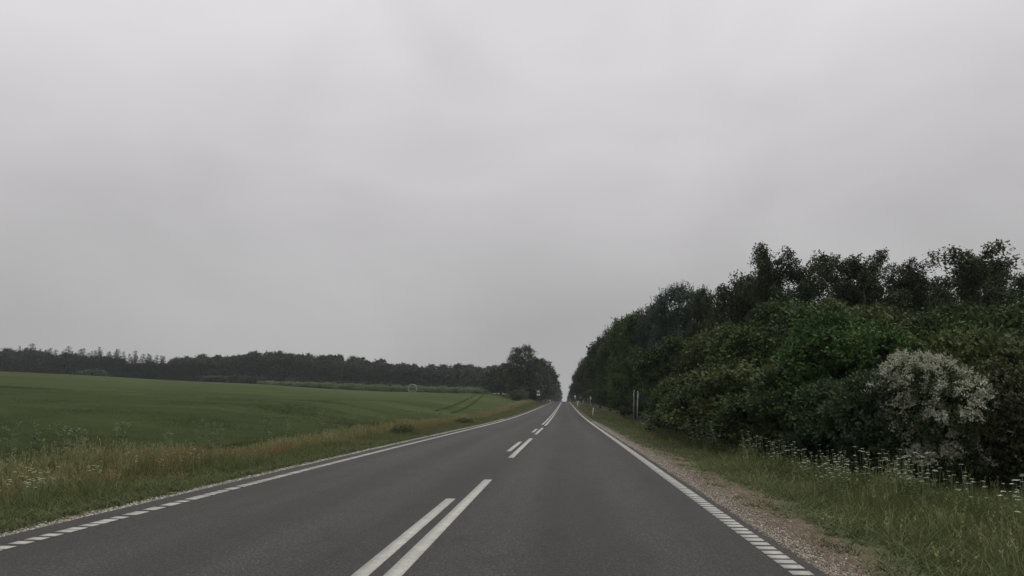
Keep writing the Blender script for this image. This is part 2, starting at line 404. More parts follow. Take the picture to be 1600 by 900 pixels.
fo = link('crop_field', mesh('crop_field', np.vstack([Vf, Ve]), np.vstack([qf, np.array(sh)]), M['crop_field'], smooth=True))
tag(fo, 'gently rising green field of young cereal left of the road', kind='structure')
# tractor wheelings, two dark parallel tracks curving up the far end of the field
m, t, b = newmat('wheeling'); t.links.new(ramp(t, nnode(t, geo(t), 1.2, 4), [(.3, (.022, .038, .009)), (.7, (.038, .058, .015))]), b.inputs['Base Color']); b.inputs['Roughness'].default_value = .95; b.inputs['Specular IOR Level'].default_value = 0
for off in (0, 1.9):
    P = []
    for s in np.linspace(0, 1, 60):
        y = 92 + 200 * s; x = -13.4 - off - 15.5 * s ** 1.15
        P.append((x, y))
    P = np.array(P); wv = .24
    V = np.concatenate([np.stack([P[:, 0] - wv, P[:, 1], cropz(P[:, 0] - wv, P[:, 1]) + .05], -1), np.stack([P[:, 0] + wv, P[:, 1], cropz(P[:, 0] + wv, P[:, 1]) + .05], -1)])
    n = len(P); q = [(i, i + n, i + n + 1, i + 1) for i in range(n - 1)]
    o = link('wheel_track', mesh('wheel_track', V, np.array(q), m)); tag(o, 'dark tractor wheel track curving up the far end of the green field', group='tractor tracks in the crop', kind='structure')

# ------------------------------------------------------------------ leaf geometry
def leafquads(P, D, s, asp=.55, upn=.8, r=rng, NB=None):
    n = len(P); D = unit(D)
    Nn = unit(r.normal(size=(n, 3)) + np.array([0, 0, upn])) if NB is None else unit(NB + r.normal(size=(n, 3)) * .38)
    S = unit(np.cross(D, Nn)); s = np.broadcast_to(np.asarray(s), (n,))[:, None]
    m_ = P + D * s * .5
    V = np.stack([P, m_ + S * s * asp * .5, P + D * s, m_ - S * s * asp * .5], 1).reshape(-1, 3)
    q = np.arange(n * 4).reshape(-1, 4)
    return V, q

def twigs(lobes, nt, nl, tl, ls, r, up=.35, rnd=.6, low=-.5, flat=1.0, droop=0, shell=(.72, 1.08), asp=.55, holes=1.3, thr=-.1):
    """lobes: (k,6) centre+radii. returns leaf verts, quads, tone per vertex, twig starts"""
    lobes = np.asarray(lobes); c, rad = lobes[:, :3], lobes[:, 3:]
    a = (rad[:, 0] * rad[:, 2]); idx = r.choice(len(lobes), size=nt * 4, p=a / a.sum())
    d = unit(r.normal(size=(nt * 4, 3))); d[:, 2] = np.where(d[:, 2] < low, -d[:, 2], d[:, 2])
    p = c[idx] + d * rad[idx] * r.uniform(shell[0], shell[1], (nt * 4, 1))
    keep = np.ones(len(p), bool)
    for k in range(len(lobes)):
        qd = np.linalg.norm((p - c[k]) / rad[k], axis=1); keep &= ~((qd < .62) & (idx != k))
    keep &= p[:, 2] > .04
    if holes:
        wl = float(np.mean(rad)) * holes; K = r.normal(size=(5, 3)); K = K / np.linalg.norm(K, axis=1)[:, None] * (2 * math.pi / (wl * r.uniform(.7, 1.6, 5)))[:, None]
        nv = np.sin(p @ K.T + r.uniform(0, 6.28, 5)).sum(1) / 1.6
        keep &= nv > thr + r.normal(0, .2, len(p))
    p, d, idx = p[keep][:nt], d[keep][:nt], idx[keep][:nt]; nt = len(p)
    td = unit(d + np.array([0, 0, up - droop]) + r.normal(size=(nt, 3)) * rnd * .5)
    lt = tl * r.uniform(.6, 1.3, nt)
    tt = r.uniform(0, 1, (nt, nl))
    lp = p[:, None] + td[:, None] * (tt * lt[:, None])[..., None]
    lp[..., 2] -= droop * (tt * lt[:, None]) ** 1.5 * .6
    lp += r.normal(size=lp.shape) * tl * .16 * np.array([1, 1, flat])
    ld = unit(td[:, None] * .7 + r.normal(size=lp.shape) * .75 + np.array([0, 0, -droop * .5]))
    tone_t = np.clip(r.normal(.45, .17, nt) + r.normal(0, .22, len(lobes))[idx], 0, 1)
    lt_ = np.clip(tone_t[:, None] + r.normal(0, .10, (nt, nl)), 0, 1)
    nb = np.repeat(unit(d * np.array([.75, .75, 1.0]) + np.array([0, 0, .35]) + r.normal(size=(nt, 3)) * .35), nl, 0)
    V, q = leafquads(lp.reshape(-1, 3), ld.reshape(-1, 3), ls * r.uniform(.7, 1.3, nt * nl), asp, r=r, NB=nb)
    return V, q, np.repeat(lt_.ravel(), 4), p

def join(parts):
    V, Q, T, n = [], [], [], 0
    for v, q, t in parts: V.append(v); Q.append(q + n); T.append(t); n += len(v)
    return np.vstack(V), np.vstack(Q), np.concatenate(T)

def lobes_on(R, H, z0, zr, k, lr, r, inner=True, squash=.8, lean=0):
    L_ = []
    for i in range(k):
        ph = i * 2.399 + r.uniform(-.4, .4); zt = 1 - 2 * (i + .5) / k; zt = zt * .92
        rr = math.sqrt(max(0, 1 - zt * zt)) * r.uniform(.55, 1.05)
        x, y = math.cos(ph) * rr * R * .72, math.sin(ph) * rr * R * .72
        z = z0 + zt * zr * .78
        q = lr * r.uniform(.6, 1.45)
        L_.append((x, y, z, q, q, q * squash))
    if inner: L_.append((0, 0, z0, R * .62, R * .62, zr * .72))
    return L_

def limbs(R, H, tr, L_, r, fork=.3, k=6):
    mb = MB()
    top = H * .86; pts = [(r.normal() * .03 * R * i, r.normal() * .03 * R * i, top * i / 6 - (.15 if i == 0 else 0)) for i in range(7)]
    mb.tube(pts, np.linspace(tr, tr * .2, 7), 8)
    for l in L_[:14]:
        f = min(.85, max(.12, (l[2] / H) * r.uniform(.35, .6))); i = int(f * 6)
        s = np.array(pts[i]); e = np.array(l[:3]); m1 = (s + e) / 2 + np.array([0, 0, -.05 * H + .02])
        P = [s, s * .6 + m1 * .4, m1, m1 * .4 + e * .6, e]
        mb.tube(P, np.linspace(tr * .45, tr * .08, 5), 5)
        for _ in range(3):
            dd = unit(r.normal(size=3)) * l[3] * .8; dd[2] = abs(dd[2]) * .6
            mb.tube([e * .8 + m1 * .2, e + dd * .5, e + dd], [tr * .09, tr * .06, tr * .025], 4)
    return mb

def mk_plant(name, R, H, z0, zr, k, lr, nt, nl, tl, ls, mat, seed, tr=.12, bark='bark', low=-.5, up=.35, flat=1, droop=0, squash=.8, fill=.35, shell=(.8, 1.1), inner=True, asp=.6, rnd=.6):
    r = np.random.default_rng(seed)
    L_ = lobes_on(R, H, z0, zr, k, lr, r, inner, squash)
    parts = []
    v, q, tn, tp = twigs(L_, nt, nl, tl, ls, r, up, rnd, low, flat, droop, shell, asp); parts.append((v, q, tn))
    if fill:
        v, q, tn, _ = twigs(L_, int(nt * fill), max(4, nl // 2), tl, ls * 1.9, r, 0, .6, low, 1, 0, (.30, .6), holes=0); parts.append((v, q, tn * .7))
    V, q, T = join(parts)
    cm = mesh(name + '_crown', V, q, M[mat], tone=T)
    tm = limbs(R, H, tr, L_, r).mesh(name + '_trunk', M[bark], smooth=True)
    return dict(name=name, R=R, H=float(V[:, 2].max()), parts=[('crown', cm), ('trunk', tm)], tp=tp, L=L_)

PROTO = {}
# near shrubs, ~3 m tall
PROTO['olive'] = mk_plant('olive', 2.0, 3.0, 1.42, 1.5, 20, .68, 3300, 13, .42, .115, 'leaf_olive', 1, low=-.15, up=.45, flat=.35, squash=.45)
PROTO['olive2'] = mk_plant('olive2', 2.1, 3.0, 1.45, 1.5, 17, .74, 3300, 13, .44, .12, 'leaf_mid', 2, low=-.15, up=.3, flat=.3, squash=.42)
PROTO['green'] = mk_plant('green', 2.0, 3.0, 1.4, 1.5, 18, .7, 3200, 13, .40, .12, 'leaf_dark', 3, low=-.15, up=.2, flat=.35, squash=.48)
PROTO['bright'] = mk_plant('bright', 1.9, 4.2, 2.05, 2.1, 26, .6, 4400, 13, .30, .095, 'leaf_bright', 4, low=-.35, up=.35, squash=.7)
PROTO['brown'] = mk_plant('brown', 2.0, 3.0, 1.45, 1.5, 20, .62, 3200, 13, .38, .10, 'leaf_brown', 5, low=-.4, up=.1, droop=.35, squash=.6)
# hawthorn: leaves plus sprays of blossom of its own mesh
h = mk_plant('hawthorn', 1.5, 2.9, 1.4, 1.45, 15, .62, 3000, 12, .30, .075, 'leaf_haw', 6, low=-.95, up=0, droop=.45, squash=.55)
r6 = np.random.default_rng(66)
v, q, tn, _ = twigs(h['L'], 4200, 28, .22, .040, r6, .05, .5, -.55, .4, .4, (1.0, 1.2), .95, holes=.95, thr=-.02)
msk = (v[::4, 2] > .6) & (np.sin(v[::4, 0] * 5 + 1) * np.sin(v[::4, 2] * 6 + v[::4, 1] * 4) > -.7)
vv = v.reshape(-1, 4, 3)[msk].reshape(-1, 3); tt = tn.reshape(-1, 4)[msk].ravel()
h['parts'].append(('blossom', mesh('blossom', vv, np.arange(len(vv)).reshape(-1, 4), M['blossom'], tone=tt)))
PROTO['hawthorn'] = h
# the brownish shrubs carry a few fading blossoms
v, q, tn, _ = twigs(PROTO['brown']['L'], 900, 12, .26, .032, r6, 0, .5, -.1, .3, .55, (.96, 1.14), .95, holes=2.2, thr=.5)
kk = np.repeat(v[:, 2].reshape(-1, 4).min(1) > .9, 4); v, tn = v[kk], tn[kk]; q = np.arange(len(v)).reshape(-1, 4)
PROTO['brown']['parts'].append(('blossom', mesh('fading_blossom', v, q, M['blossom_dull'], tone=tn)))
# second tier, bush-like small trees
PROTO['tier'] = mk_plant('tier', 2.4, 5.2, 3.0, 2.3, 20, .85, 3300, 12, .5, .15, 'leaf_tree', 7, low=-.7, squash=.6, flat=.6, tr=.14)
PROTO['tier2'] = mk_plant('tier2', 2.4, 5.2, 3.0, 2.3, 18, .9, 3300, 12, .5, .15, 'leaf_olive', 8, low=-.7, squash=.55, flat=.5, tr=.14)
PROTO['tier3'] = mk_plant('tier3', 2.4, 5.2, 3.0, 2.3, 18, .9, 3300, 12, .45, .14, 'leaf_tree', 9, low=-.7, squash=.65, tr=.14)
# roadside trees 12 m
PROTO['tree'] = mk_plant('tree', 3.2, 12, 6.4, 5.8, 34, 1.25, 3400, 12, .8, .24, 'leaf_tree', 10, low=-.6, squash=.7, tr=.22)
PROTO['tree2'] = mk_plant('tree2', 3.2, 12, 6.6, 5.6, 30, 1.3, 3300, 12, .8, .26, 'leaf_dark', 12, low=-.6, squash=.65, tr=.22)
PROTO['tree3'] = mk_plant('tree3', 3.2, 12, 6.6, 5.6, 32, 1.25, 3300, 12, .8, .24, 'leaf_tree', 13, low=-.6, squash=.7, tr=.22)
PROTO['high'] = mk_plant('high', 3.2, 12, 7.7, 4.4, 26, 1.25, 2600, 12, .8, .26, 'leaf_dark', 15, low=-.6, squash=.7, tr=.24)
PROTO['high2'] = mk_plant('high2', 3.2, 12, 7.7, 4.4, 24, 1.3, 2600, 12, .8, .26, 'leaf_tree', 16, low=-.6, squash=.7, tr=.24)
PROTO['dim'] = mk_plant('dim', 2.8, 9.5, 5.6, 3.9, 26, .95, 3600, 11, .55, .17, 'leaf_birch', 14, low=-.6, squash=.7, tr=.16, bark='birch_bark')

def mk_birch(name, seed, R=1.9, H=10.5, dens=1.0):
    r = np.random.default_rng(seed); mb = MB()
    trunks = [(0, 0)] + [(r.uniform(-.5, .5), r.uniform(-.5, .5)) for _ in range(r.integers(0, 2))]
    anchors = []
    for (tx, ty) in trunks:
        hh = H * r.uniform(.86, .97); n = 9; lx, ly = r.normal(0, .45, 2)
        pts = np.array([(tx + lx * (i / n) ** 1.5 + r.normal() * .05, ty + ly * (i / n) ** 1.5 + r.normal() * .05, hh * i / n - (.1 if i == 0 else 0)) for i in range(n + 1)])
        mb.tube(pts, np.linspace(.11, .018, n + 1), 7)
        for j in range(19):
            f = r.uniform(.38, .98); b0 = pts[int(f * n)] * (1 - (f * n) % 1) + pts[min(n, int(f * n) + 1)] * ((f * n) % 1)
            ph = r.uniform(0, 6.28); ln = R * (1.02 - .62 * f) * r.uniform(.6, 1.35)
            dv = np.array([math.cos(ph), math.sin(ph), r.uniform(.7, 1.5)]); dv /= np.linalg.norm(dv)
            e = b0 + dv * ln * 1.25; mid = b0 + dv * ln * .7 + np.array([0, 0, .12])
            tip = e + np.array([dv[0], dv[1], -.25]) * .35
            mb.tube([b0, mid, e, tip], [.035, .022, .012, .006], 4)
            for s in np.linspace(.35, 1, 5): anchors.append(((b0 * (1 - s) + e * s) + r.normal(0, .07, 3), s))
            anchors.append((tip, 1))
    parts = []
    A = np.array([a for a, s in anchors]); n = len(A)
    ns = int(7 * dens); st = np.repeat(A, ns, 0) + r.normal(0, .15, (n * ns, 3))
    ln = r.uniform(.15, .8, n * ns); nl = 10
    tt = r.uniform(0, 1, (n * ns, nl))
    dd = unit(r.normal(size=(n * ns, 3)) * np.array([.35, .35, .2]) + np.array([0, 0, -1]))
    P = st[:, None] + dd[:, None] * (tt * ln[:, None])[..., None] + r.normal(0, .045, (n * ns, nl, 3))
    D = dd[:, None] * .6 + r.normal(size=P.shape) * .6
    tn = np.clip(np.repeat(r.normal(.45, .22, n * ns), nl) + r.normal(0, .15, n * ns * nl), 0, 1)
    V, q = leafquads(P.reshape(-1, 3), D.reshape(-1, 3), .11 * r.uniform(.7, 1.3, n * ns * nl), .7, .3, r=r)
    cm = mesh(name + '_crown', V, q, M['leaf_birch'], tone=np.repeat(tn, 4))
    return dict(name=name, R=R, H=float(V[:, 2].max()), parts=[('crown', cm), ('trunk', mb.mesh(name + '_trunk', M['birch_bark'], smooth=True))])
for i in range(4): PROTO['birch%d' % i] = mk_birch('birch%d' % i, 40 + i, dens=(1.5, 1.8, 1.3, 1.6)[i])

def mk_spiky(name, seed):
    """blue-green pine with upright candles"""
    r = np.random.default_rng(seed); R, H = 3.2, 12
    L_ = lobes_on(R, H, 7.0, 5.0, 24, 1.15, r, True, .8)
    v, q, tn, p = twigs(L_, 1500, 12, .7, .24, r, .5, .6, -.5); parts = [(v, q, tn)]
    sel = r.choice(len(p), 420, replace=False); S = p[sel]; S = S[S[:, 2] > 5.5]
    n = len(S); out_ = unit(S - np.array([0, 0, 6.5])) * np.array([1, 1, .3])
    d = unit(out_ * .45 + np.array([0, 0, 1]) + r.normal(0, .1, (n, 3))); ln = r.uniform(.7, 1.5, n); nl = 46
    tt = r.uniform(0, 1, (n, nl)); P = S[:, None] + d[:, None] * (tt * ln[:, None])[..., None]
    D = d[:, None] * .9 + unit(r.normal(size=P.shape)) * .75
    V, q2 = leafquads(P.reshape(-1, 3), D.reshape(-1, 3), .19 * (1.15 - .5 * tt).ravel(), .3, 0, r=r)
    parts.append((V, q2, np.repeat(np.clip(r.normal(.5, .2, n * nl), 0, 1), 4)))
    V, q, T = join(parts)
    return dict(name=name, R=R, H=float(V[:, 2].max()), parts=[('crown', mesh(name, V, q, M['needle_blue'], tone=T)), ('trunk', limbs(R, H, .2, L_, r).mesh(name + '_t', M['bark'], smooth=True))])
PROTO['spiky'] = mk_spiky('spiky', 21)

def mk_spruce(name, seed, H=14):
    r = np.random.default_rng(seed); P, D, S = [], [], []
    z = 1.2
    while z < H * .985:
        f = 1 - z / H; br = 2.7 * f ** .55 * r.uniform(.75, 1.2) + .1; k = max(4, int(9 * f + 4))
        for j in range(k):
            ph = r.uniform(0, 6.28); l = br * r.uniform(.7, 1.15); m_ = max(2, int(l / .22))
            for i in range(m_):
                s = (i + .5) / m_; pr = l * s
                for _ in range(4):
                    P.append((math.cos(ph) * pr + r.normal() * .1, math.sin(ph) * pr + r.normal() * .1, z - .18 * pr + .1 * pr * s + r.normal() * .05))
                    D.append((math.cos(ph) + r.normal() * .7, math.sin(ph) + r.normal() * .7, -.15 + r.normal() * .25)); S.append(.42 * (.7 + .5 * f))
        z += .3 + .35 * f * r.uniform(.6, 1.2)
    P, D, S = np.array(P), np.array(D), np.array(S)
    V, q = leafquads(P, D, S, .45, 1.0, r=r)
    mb = MB(); mb.tube([(0, 0, -.2), (0, 0, H * .5), (0, 0, H)], [.18, .1, .02], 6)
    T = np.repeat(np.clip(r.normal(.4, .25, len(P)), 0, 1), 4)
    return dict(name=name, R=2.4, H=H, parts=[('crown', mesh(name, V, q, M['needle'], tone=T)), ('trunk', mb.mesh(name + '_t', M['bark'], smooth=True))])
for i in range(3): PROTO['spruce%d' % i] = mk_spruce('spruce%d' % i, 60 + i)
# far trees, coarse
PROTO['far0'] = mk_plant('far0', 3.4, 13, 7.6, 5.6, 18, 1.5, 620, 7, .9, .62, 'leaf_far', 30, low=-.7, squash=.6, tr=.2, fill=.25)
PROTO['far1'] = mk_plant('far1', 3.4, 13, 7.4, 5.8, 16, 1.55, 620, 7, .9, .62, 'needle', 31, low=-.7, squash=.5, tr=.2, fill=.25, up=.6)
PROTO['far2'] = mk_plant('far2', 3.6, 13, 7.2, 6.0, 20, 1.35, 620, 7, 1.0, .6, 'leaf_far', 32, low=-.7, squash=.65, tr=.2, fill=.25, up=.5)
PROTO['bigl'] = mk_plant('bigl', 6.0, 16, 9.8, 7.0, 30, 1.3, 1900, 10, 1.1, .34, 'leaf_birch', 33, low=-.4, squash=.75, tr=.36, fill=.1, bark='birch_bark', inner=False, droop=.2)
PROTO['pale'] = mk_plant('pale', 2.6, 4, 1.9, 2.0, 16, .85, 1100, 8, .5, .28, 'leaf_dusky', 34, low=-.9, tr=.1)
PROTO['hedge'] = mk_plant('hedge', 1.1, 3, 1.5, 1.55, 8, .5, 220, 7, .5, .34, 'leaf_hedge', 35, low=-.9, up=.9, tr=.06, fill=.2)
PROTO['hedge2'] = mk_plant('hedge2', 1.1, 3, 1.4, 1.45, 9, .46, 220, 7, .6, .32, 'leaf_hedge', 36, low=-.9, up=1.1, tr=.06, fill=.2)
PROTO['weed_bush'] = mk_plant('weed_bush', .6, 1.0, .5, .5, 9, .24, 520, 9, .2, .05, 'grass_green', 37, low=-.9, up=.6, tr=.02)
for k_ in ('trunk',): pass

def plant(kind, name, X, Y, ztop=None, R=None, height=None, label=None, cat='tree', group=None, rot=None, sink=.05):
    p = PROTO[kind]; g0 = gz(X, Y) - sink
    hgt = height if height else ztop - g0
    sxy = (R / p['R']) if R else hgt / p['H']
    o = empty(name, (X, Y, g0), ((X * 7.13 + Y * 3.71) % 6.28) if rot is None else rot, (sxy, sxy, hgt / p['H']))
    tag(o, label, cat, group)
    for n_, me in p['parts']: link(n_, me, o)
    return o

# ------------------------------------------------------------------ wood on the right
# front shrubs: x, y, top altitude, radius, kind, label
FRONT = [
 (6.85, 45.5, 2.60, 2.1, 'olive', 'low olive shrub right behind the two grey posts'),
 (6.5, 40.0, 2.65, 2.0, 'olive2', 'second olive shrub past the two grey posts, low and wide'),
 (6.6, 35.5, 3.0, 2.5, 'olive', 'yellowish olive shrub in the middle of the low roadside shrubs'),
 (6.5, 31.0, 2.95, 2.3, 'olive2', 'spreading olive shrub above the farthest cow parsley'),
 (6.7, 27.0, 3.0, 2.6, 'olive', 'broad olive shrub with its crown bulging over the verge'),
 (6.9, 23.4, 2.5, 2.1, 'olive2', 'dark green shrub between the broad olive one and the fresh green one'),
 (8.0, 22.3, 4.05, 2.0, 'bright', 'tall rounded fresh green shrub standing highest of the front row'),
 (7.0, 19.6, 2.0, 1.5, 'green', 'low dark shrub at the foot of the fresh green one'),
 (7.0, 17.6, 2.15, 1.25, 'green', 'dark shrub just left of the white flowering hawthorn'),
 (7.75, 17.2, 2.62, 1.12, 'hawthorn', 'hawthorn covered in white blossom at the edge of the wood'),
 (9.25, 16.9, 2.4, 1.45, 'brown', 'brownish drooping shrub immediately right of the white hawthorn'),
 (11.2, 16.8, 2.30, 1.6, 'brown', 'brownish shrub at the far right of the front row'),
 (13.2, 17.0, 2.6, 1.9, 'green', 'dark shrub beyond the brownish shrubs'),
 (10.4, 20.6, 3.50, 2.1, 'olive', 'olive shrub rising behind the white hawthorn'),
 (12.6, 20.5, 3.40, 2.1, 'olive2', 'mid green shrub rising behind the brownish shrubs'),
 (15.5, 20.0, 3.4, 2.3, 'green', 'dark rounded shrub deep at the end of the wood'),
 (7.6, 52.5, 3.2, 2.1, 'green', 'dark shrub directly beyond the two grey posts'),
 (8.0, 60.0, 3.9, 2.3, 'green', 'dark shrub filling the roadside beyond the posts'),
]
for x, y, zt, R, k, lb in FRONT:
    nm = 'hawthorn' if k == 'hawthorn' else 'shrub'
    plant(k, nm, x, y, zt, R, rot=2.0 if k == 'hawthorn' else None, label=lb, cat='hawthorn' if k == 'hawthorn' else 'shrub', group=None if k == 'hawthorn' else 'shrubs along the front of the wood')
plant('hawthorn', 'hawthorn', 8.3, 37.0, 4.55, 1.2, label='smaller flowering hawthorn half hidden behind the olive shrubs', cat='hawthorn', sink=.1)
TIER = [
 (8.4, 33.0, 5.1, 2.4, 'tier', 'small bushy tree behind the broad olive shrub'),
 (8.2, 41.5, 5.6, 2.4, 'tier2', 'olive bushy tree behind the second shrub past the posts'),
 (10.3, 33.5, 6.1, 2.4, 'tier', 'taller bushy tree between the olive crowns and the dark tall trees'),
 (10.9, 27.5, 4.7, 2.2, 'tier2', 'olive bushy tree just right behind the fresh green shrub'),
 (8.2, 53.0, 6.2, 2.6, 'tier', 'bushy tree behind the low olive shrub at the posts'),
 (13.6, 27.0, 4.75, 2.3, 'tier3', 'fresh green bushy crown above the white hawthorn'),
 (16.0, 26.5, 4.7, 2.3, 'tier', 'bushy tree above the brownish shrubs'),
 (7.8, 66.0, 6.4, 2.7, 'tier', 'bushy tree at the foot of the blue-green pine'),
 (18.6, 26.0, 4.7, 2.4, 'tier2', 'olive bushy tree at the far right of the second row'),
 (13.0, 35.0, 6.0, 2.4, 'tier2', 'olive-brown bushy crown in front of the middle birches'),
 (17.6, 37.0, 6.2, 2.6, 'tier', 'dark bushy crown in front of the right-hand birches'),
 (21.5, 36.0, 6.2, 2.6, 'tier', 'bushy crown at the far right before the birches'),
]
for x, y, zt, R, k, lb in TIER:
    plant(k, 'small_tree', x, y, zt, R, label=lb, cat='tree', group='bushy trees in the second row of the wood')
plant('spiky', 'pine', 9.6, 66.0, 11.9, 2.5, label='blue-green pine with upright shoots above the roadside trees', cat='pine')
plant('spiky', 'pine', 8.9, 74.0, 10.9, 2.0, label='lower blue-green pine left of the taller one', cat='pine')
plant('birch2', 'birch', 11.3, 60.0, 10.5, 1.7, label='thin sparse birch between the blue-green pine and the dark tree', cat='birch')
plant('birch0', 'birch', 10.3, 60.0, 10.3, 1.5, label='sparse birch top just right of the pine', cat='birch')
plant('dim', 'dark_tree', 11.9, 51.0, 10.0, 2.3, label='dense dark tree at the left end of the birches', cat='tree')
plant('dim', 'dark_tree', 13.4, 51.5, 9.2, 1.7, label='dense dark tree below the leftmost birch crown', cat='tree')
BIR = [(11.83, 47.0, 10.1, 1.45, 'leftmost birch of the skyline row, lower than its neighbour'), (12.83, 45.0, 10.65, 1.6, 'tallest airy birch near the left end of the row'),
 (15.71, 46.0, 10.50, 1.5, 'slender birch with a narrow tip standing apart in the row'), (17.38, 44.0, 10.40, 2.0, 'broad dense birch in the middle of the row'),
 (20.6, 46.5, 10.2, 1.6, 'narrow birch right of the broad middle one'), (22.6, 43.5, 10.0, 2.1, 'wide birch with gaps showing sky, right of the middle'),
 (25.0, 46.0, 9.8, 1.5, 'slim birch right of the wide gappy one'), (26.6, 44.5, 9.5, 1.7, 'birch at the right end of the row with bare twigs'),
 (28.9, 45.0, 9.72, 1.8, 'outermost birch at the right edge of the wood'),
 (14.4, 53.0, 9.3, 1.5, 'thin birch seen in the gap behind the tallest one'), (19.1, 52.0, 10.1, 1.5, 'thin birch behind the broad middle one'),
 (21.9, 51.0, 9.5, 1.4, 'thin birch behind the narrow one'), (24.4, 51.0, 9.8, 1.5, 'thin birch behind the slim right-hand one')]
for i, (x, y, zt, R, lb) in enumerate(BIR):
    plant('birch%d' % (i % 4), 'birch', x, y, zt, R * 1.22, label=lb, cat='birch', group='birches along the skyline of the wood')
FILL = [(18.4, 50.5, 8.7), (23.4, 50.5, 8.5), (30.2, 49.0, 8.8), (13.9, 56.0, 7.6), (16.2, 50.0, 7.6), (18.6, 49.0, 8.0), (20.8, 49.5, 7.9), (23.2, 49.5, 7.6), (25.8, 50.0, 7.6), (28.4, 50.0, 8.0), (31.0, 50.0, 8.0), (33.8, 51.0, 8.2)]
for i, (x, y, zt) in enumerate(FILL):
    plant('dim', 'dark_tree', x, y, zt, 2.3, label='dark dense tree filling the wood low behind the birches', cat='tree', group='dark trees behind the birches')
# the roadside row up to the crest and down behind it
ROW = [(8.7, 80.0, 11.7, 2.9, 'tree', 'mid green roadside tree just past the blue-green pines'), (8.5, 94.0, 12.6, 3.0, 'tree3', 'fresh green roadside tree, second past the pines'),
 (8.2, 112.0, 12.6, 3.0, 'tree', 'roadside tree half way down the sloping right-hand skyline'), (7.8, 132.0, 13.6, 3.3, 'high', 'dark roadside tree above the white marker post'),
 (7.2, 155.0, 13.1, 3.1, 'high2', 'roadside tree above the pair of thin poles'), (6.8, 184.0, 12.5, 3.1, 'high', 'dark roadside tree behind the small white sign'),
 (6.6, 214.0, 12.3, 3.1, 'high2', 'roadside tree behind the small T-shaped sign'), (6.6, 250.0, 11.6, 3.3, 'high', 'roadside tree behind the double round sign')]
for x, y, zt, R, k, lb in ROW:
    plant(k, 'roadside_tree', x, y, zt, R, label=lb, cat='tree', group='trees lining the right side of the road')
for i, y in enumerate((88, 102, 121, 143, 168, 196, 230)):
    plant('tree2' if i % 2 else 'tree', 'roadside_tree', 11.8 + .4 * (i % 2), y, 11.0 + .1 * i, 3.2, label='tree in the second row, hidden partly by the roadside trees on the right', cat='tree', group='second row of trees behind the right-hand roadside row')
for i, (y, zt) in enumerate(((62, 5.8), (70, 5.6), (79, 5.6), (88, 5.8), (98, 5.8), (110, 6.2), (124, 6.4), (140, 6.6), (156, 6.6), (172, 6.6), (190, 6.8), (210, 6.8), (232, 7), (256, 7))):
    plant('olive2' if i % 2 else 'green', 'shrub', 9.0, y, zt, 3.0, label='dark undergrowth shrub under the right-hand roadside trees', cat='shrub', group='undergrowth under the roadside trees')
for y, zt in ((295, 10.9), (330, 10.9), (365, 10.8), (400, 10.8), (440, 10.5), (490, 10.2), (550, 9.9), (620, 9.5), (700, 9.2), (800, 9.3), (900, 9.6)):
    plant('far0' if y % 20 else 'far2', 'roadside_tree', 6.6 + random.uniform(-.2, .3), y, zt, 3.3, label='small distant tree of the right-hand row near the crest of the road', cat='tree', group='distant right-hand trees at the crest')

# ------------------------------------------------------------------ left: trees by the crest and the far wood
plant('bigl', 'broadleaf_tree', -11.3, 215, 18.2, 5.4, label='big airy tree with pale trunk left of the road near the crest', cat='tree', sink=.2)
plant('far2', 'roadside_tree', -7.4, 252, 16.2, 3.8, label='rounded tree just right of the big airy tree', cat='tree')
LEFTROW = [(-6.9, 300, 16.5, 3.9), (-6.6, 350, 16.5, 3.9), (-6.9, 420, 15.8, 4.3), (-7.0, 500, 15.5, 4.5), (-7.0, 600, 15.2, 4.7), (-7.3, 720, 15.5, 5.0), (-7.5, 850, 16.0, 5.2), (-8.6, 275, 13.0, 3.6), (-8.2, 325, 13.0, 3.6)]
for i, (x, y, zt, R) in enumerate(LEFTROW):
    plant('far%d' % (i % 3), 'roadside_tree', x, y, zt, R, label='dark distant tree in the left-hand row at the crest', cat='tree', group='distant left-hand trees at the crest')
for i, (x, y, zt, R) in enumerate([(-17.3, 250, 14.6, 4.2), (-14.2, 240, 12.3, 3.6), (-9.9, 236, 11.5, 3.2), (-21.5, 262, 13.8, 4.2), (-13.5, 228, 9.5, 3.0), (-25.5, 275, 13.6, 4.2)]):
    plant(('far0', 'far2')[i % 2], 'broadleaf_tree', x, y, zt, R, label='dark tree crowding round the foot of the big airy tree', cat='tree', group='trees round the big airy tree')
plant('pale', 'elder_bush', -11.4, 200, 5.0, 2.4, label='pale green bush in front of the big airy tree', cat='bush')

TOPX = [-270, -253, -235, -208, -181, -164, -144, -123, -106, -92, -78, -64, -44, -27, -20]
TOPZ = [26.8, 26.8, 25.4, 22.3, 19.3, 22.1, 23.9, 24.3, 23.4, 22.0, 20.0, 18.0, 17.9, 17.3, 17.]
x = -272.0; i = 0
while x < -26:
    for rrow, (dy, dz) in enumerate(((0, -1.2), (9, 0), (20, .4))):
        xx = x + random.uniform(-1.2, 1.2) + rrow * 1.6; y = 331 + dy + random.uniform(-2, 2)
        zt = float(np.interp(xx * 330 / y, TOPX, TOPZ)) * 1.0 + dz + random.uniform(-1.6, 1.0) + (y - 330) * .03
        lb = ('front row of the far wood across the field', 'middle row of the far wood across the field', 'back row of the far wood showing only its top')[rrow]
        plant('far%d' % ((i + rrow) % 3), 'woodland_tree', xx, y, zt, random.uniform(2.6, 4.2), label='dark tree in the ' + lb, cat='tree', group=lb, sink=.2)
    x += 4.6; i += 1
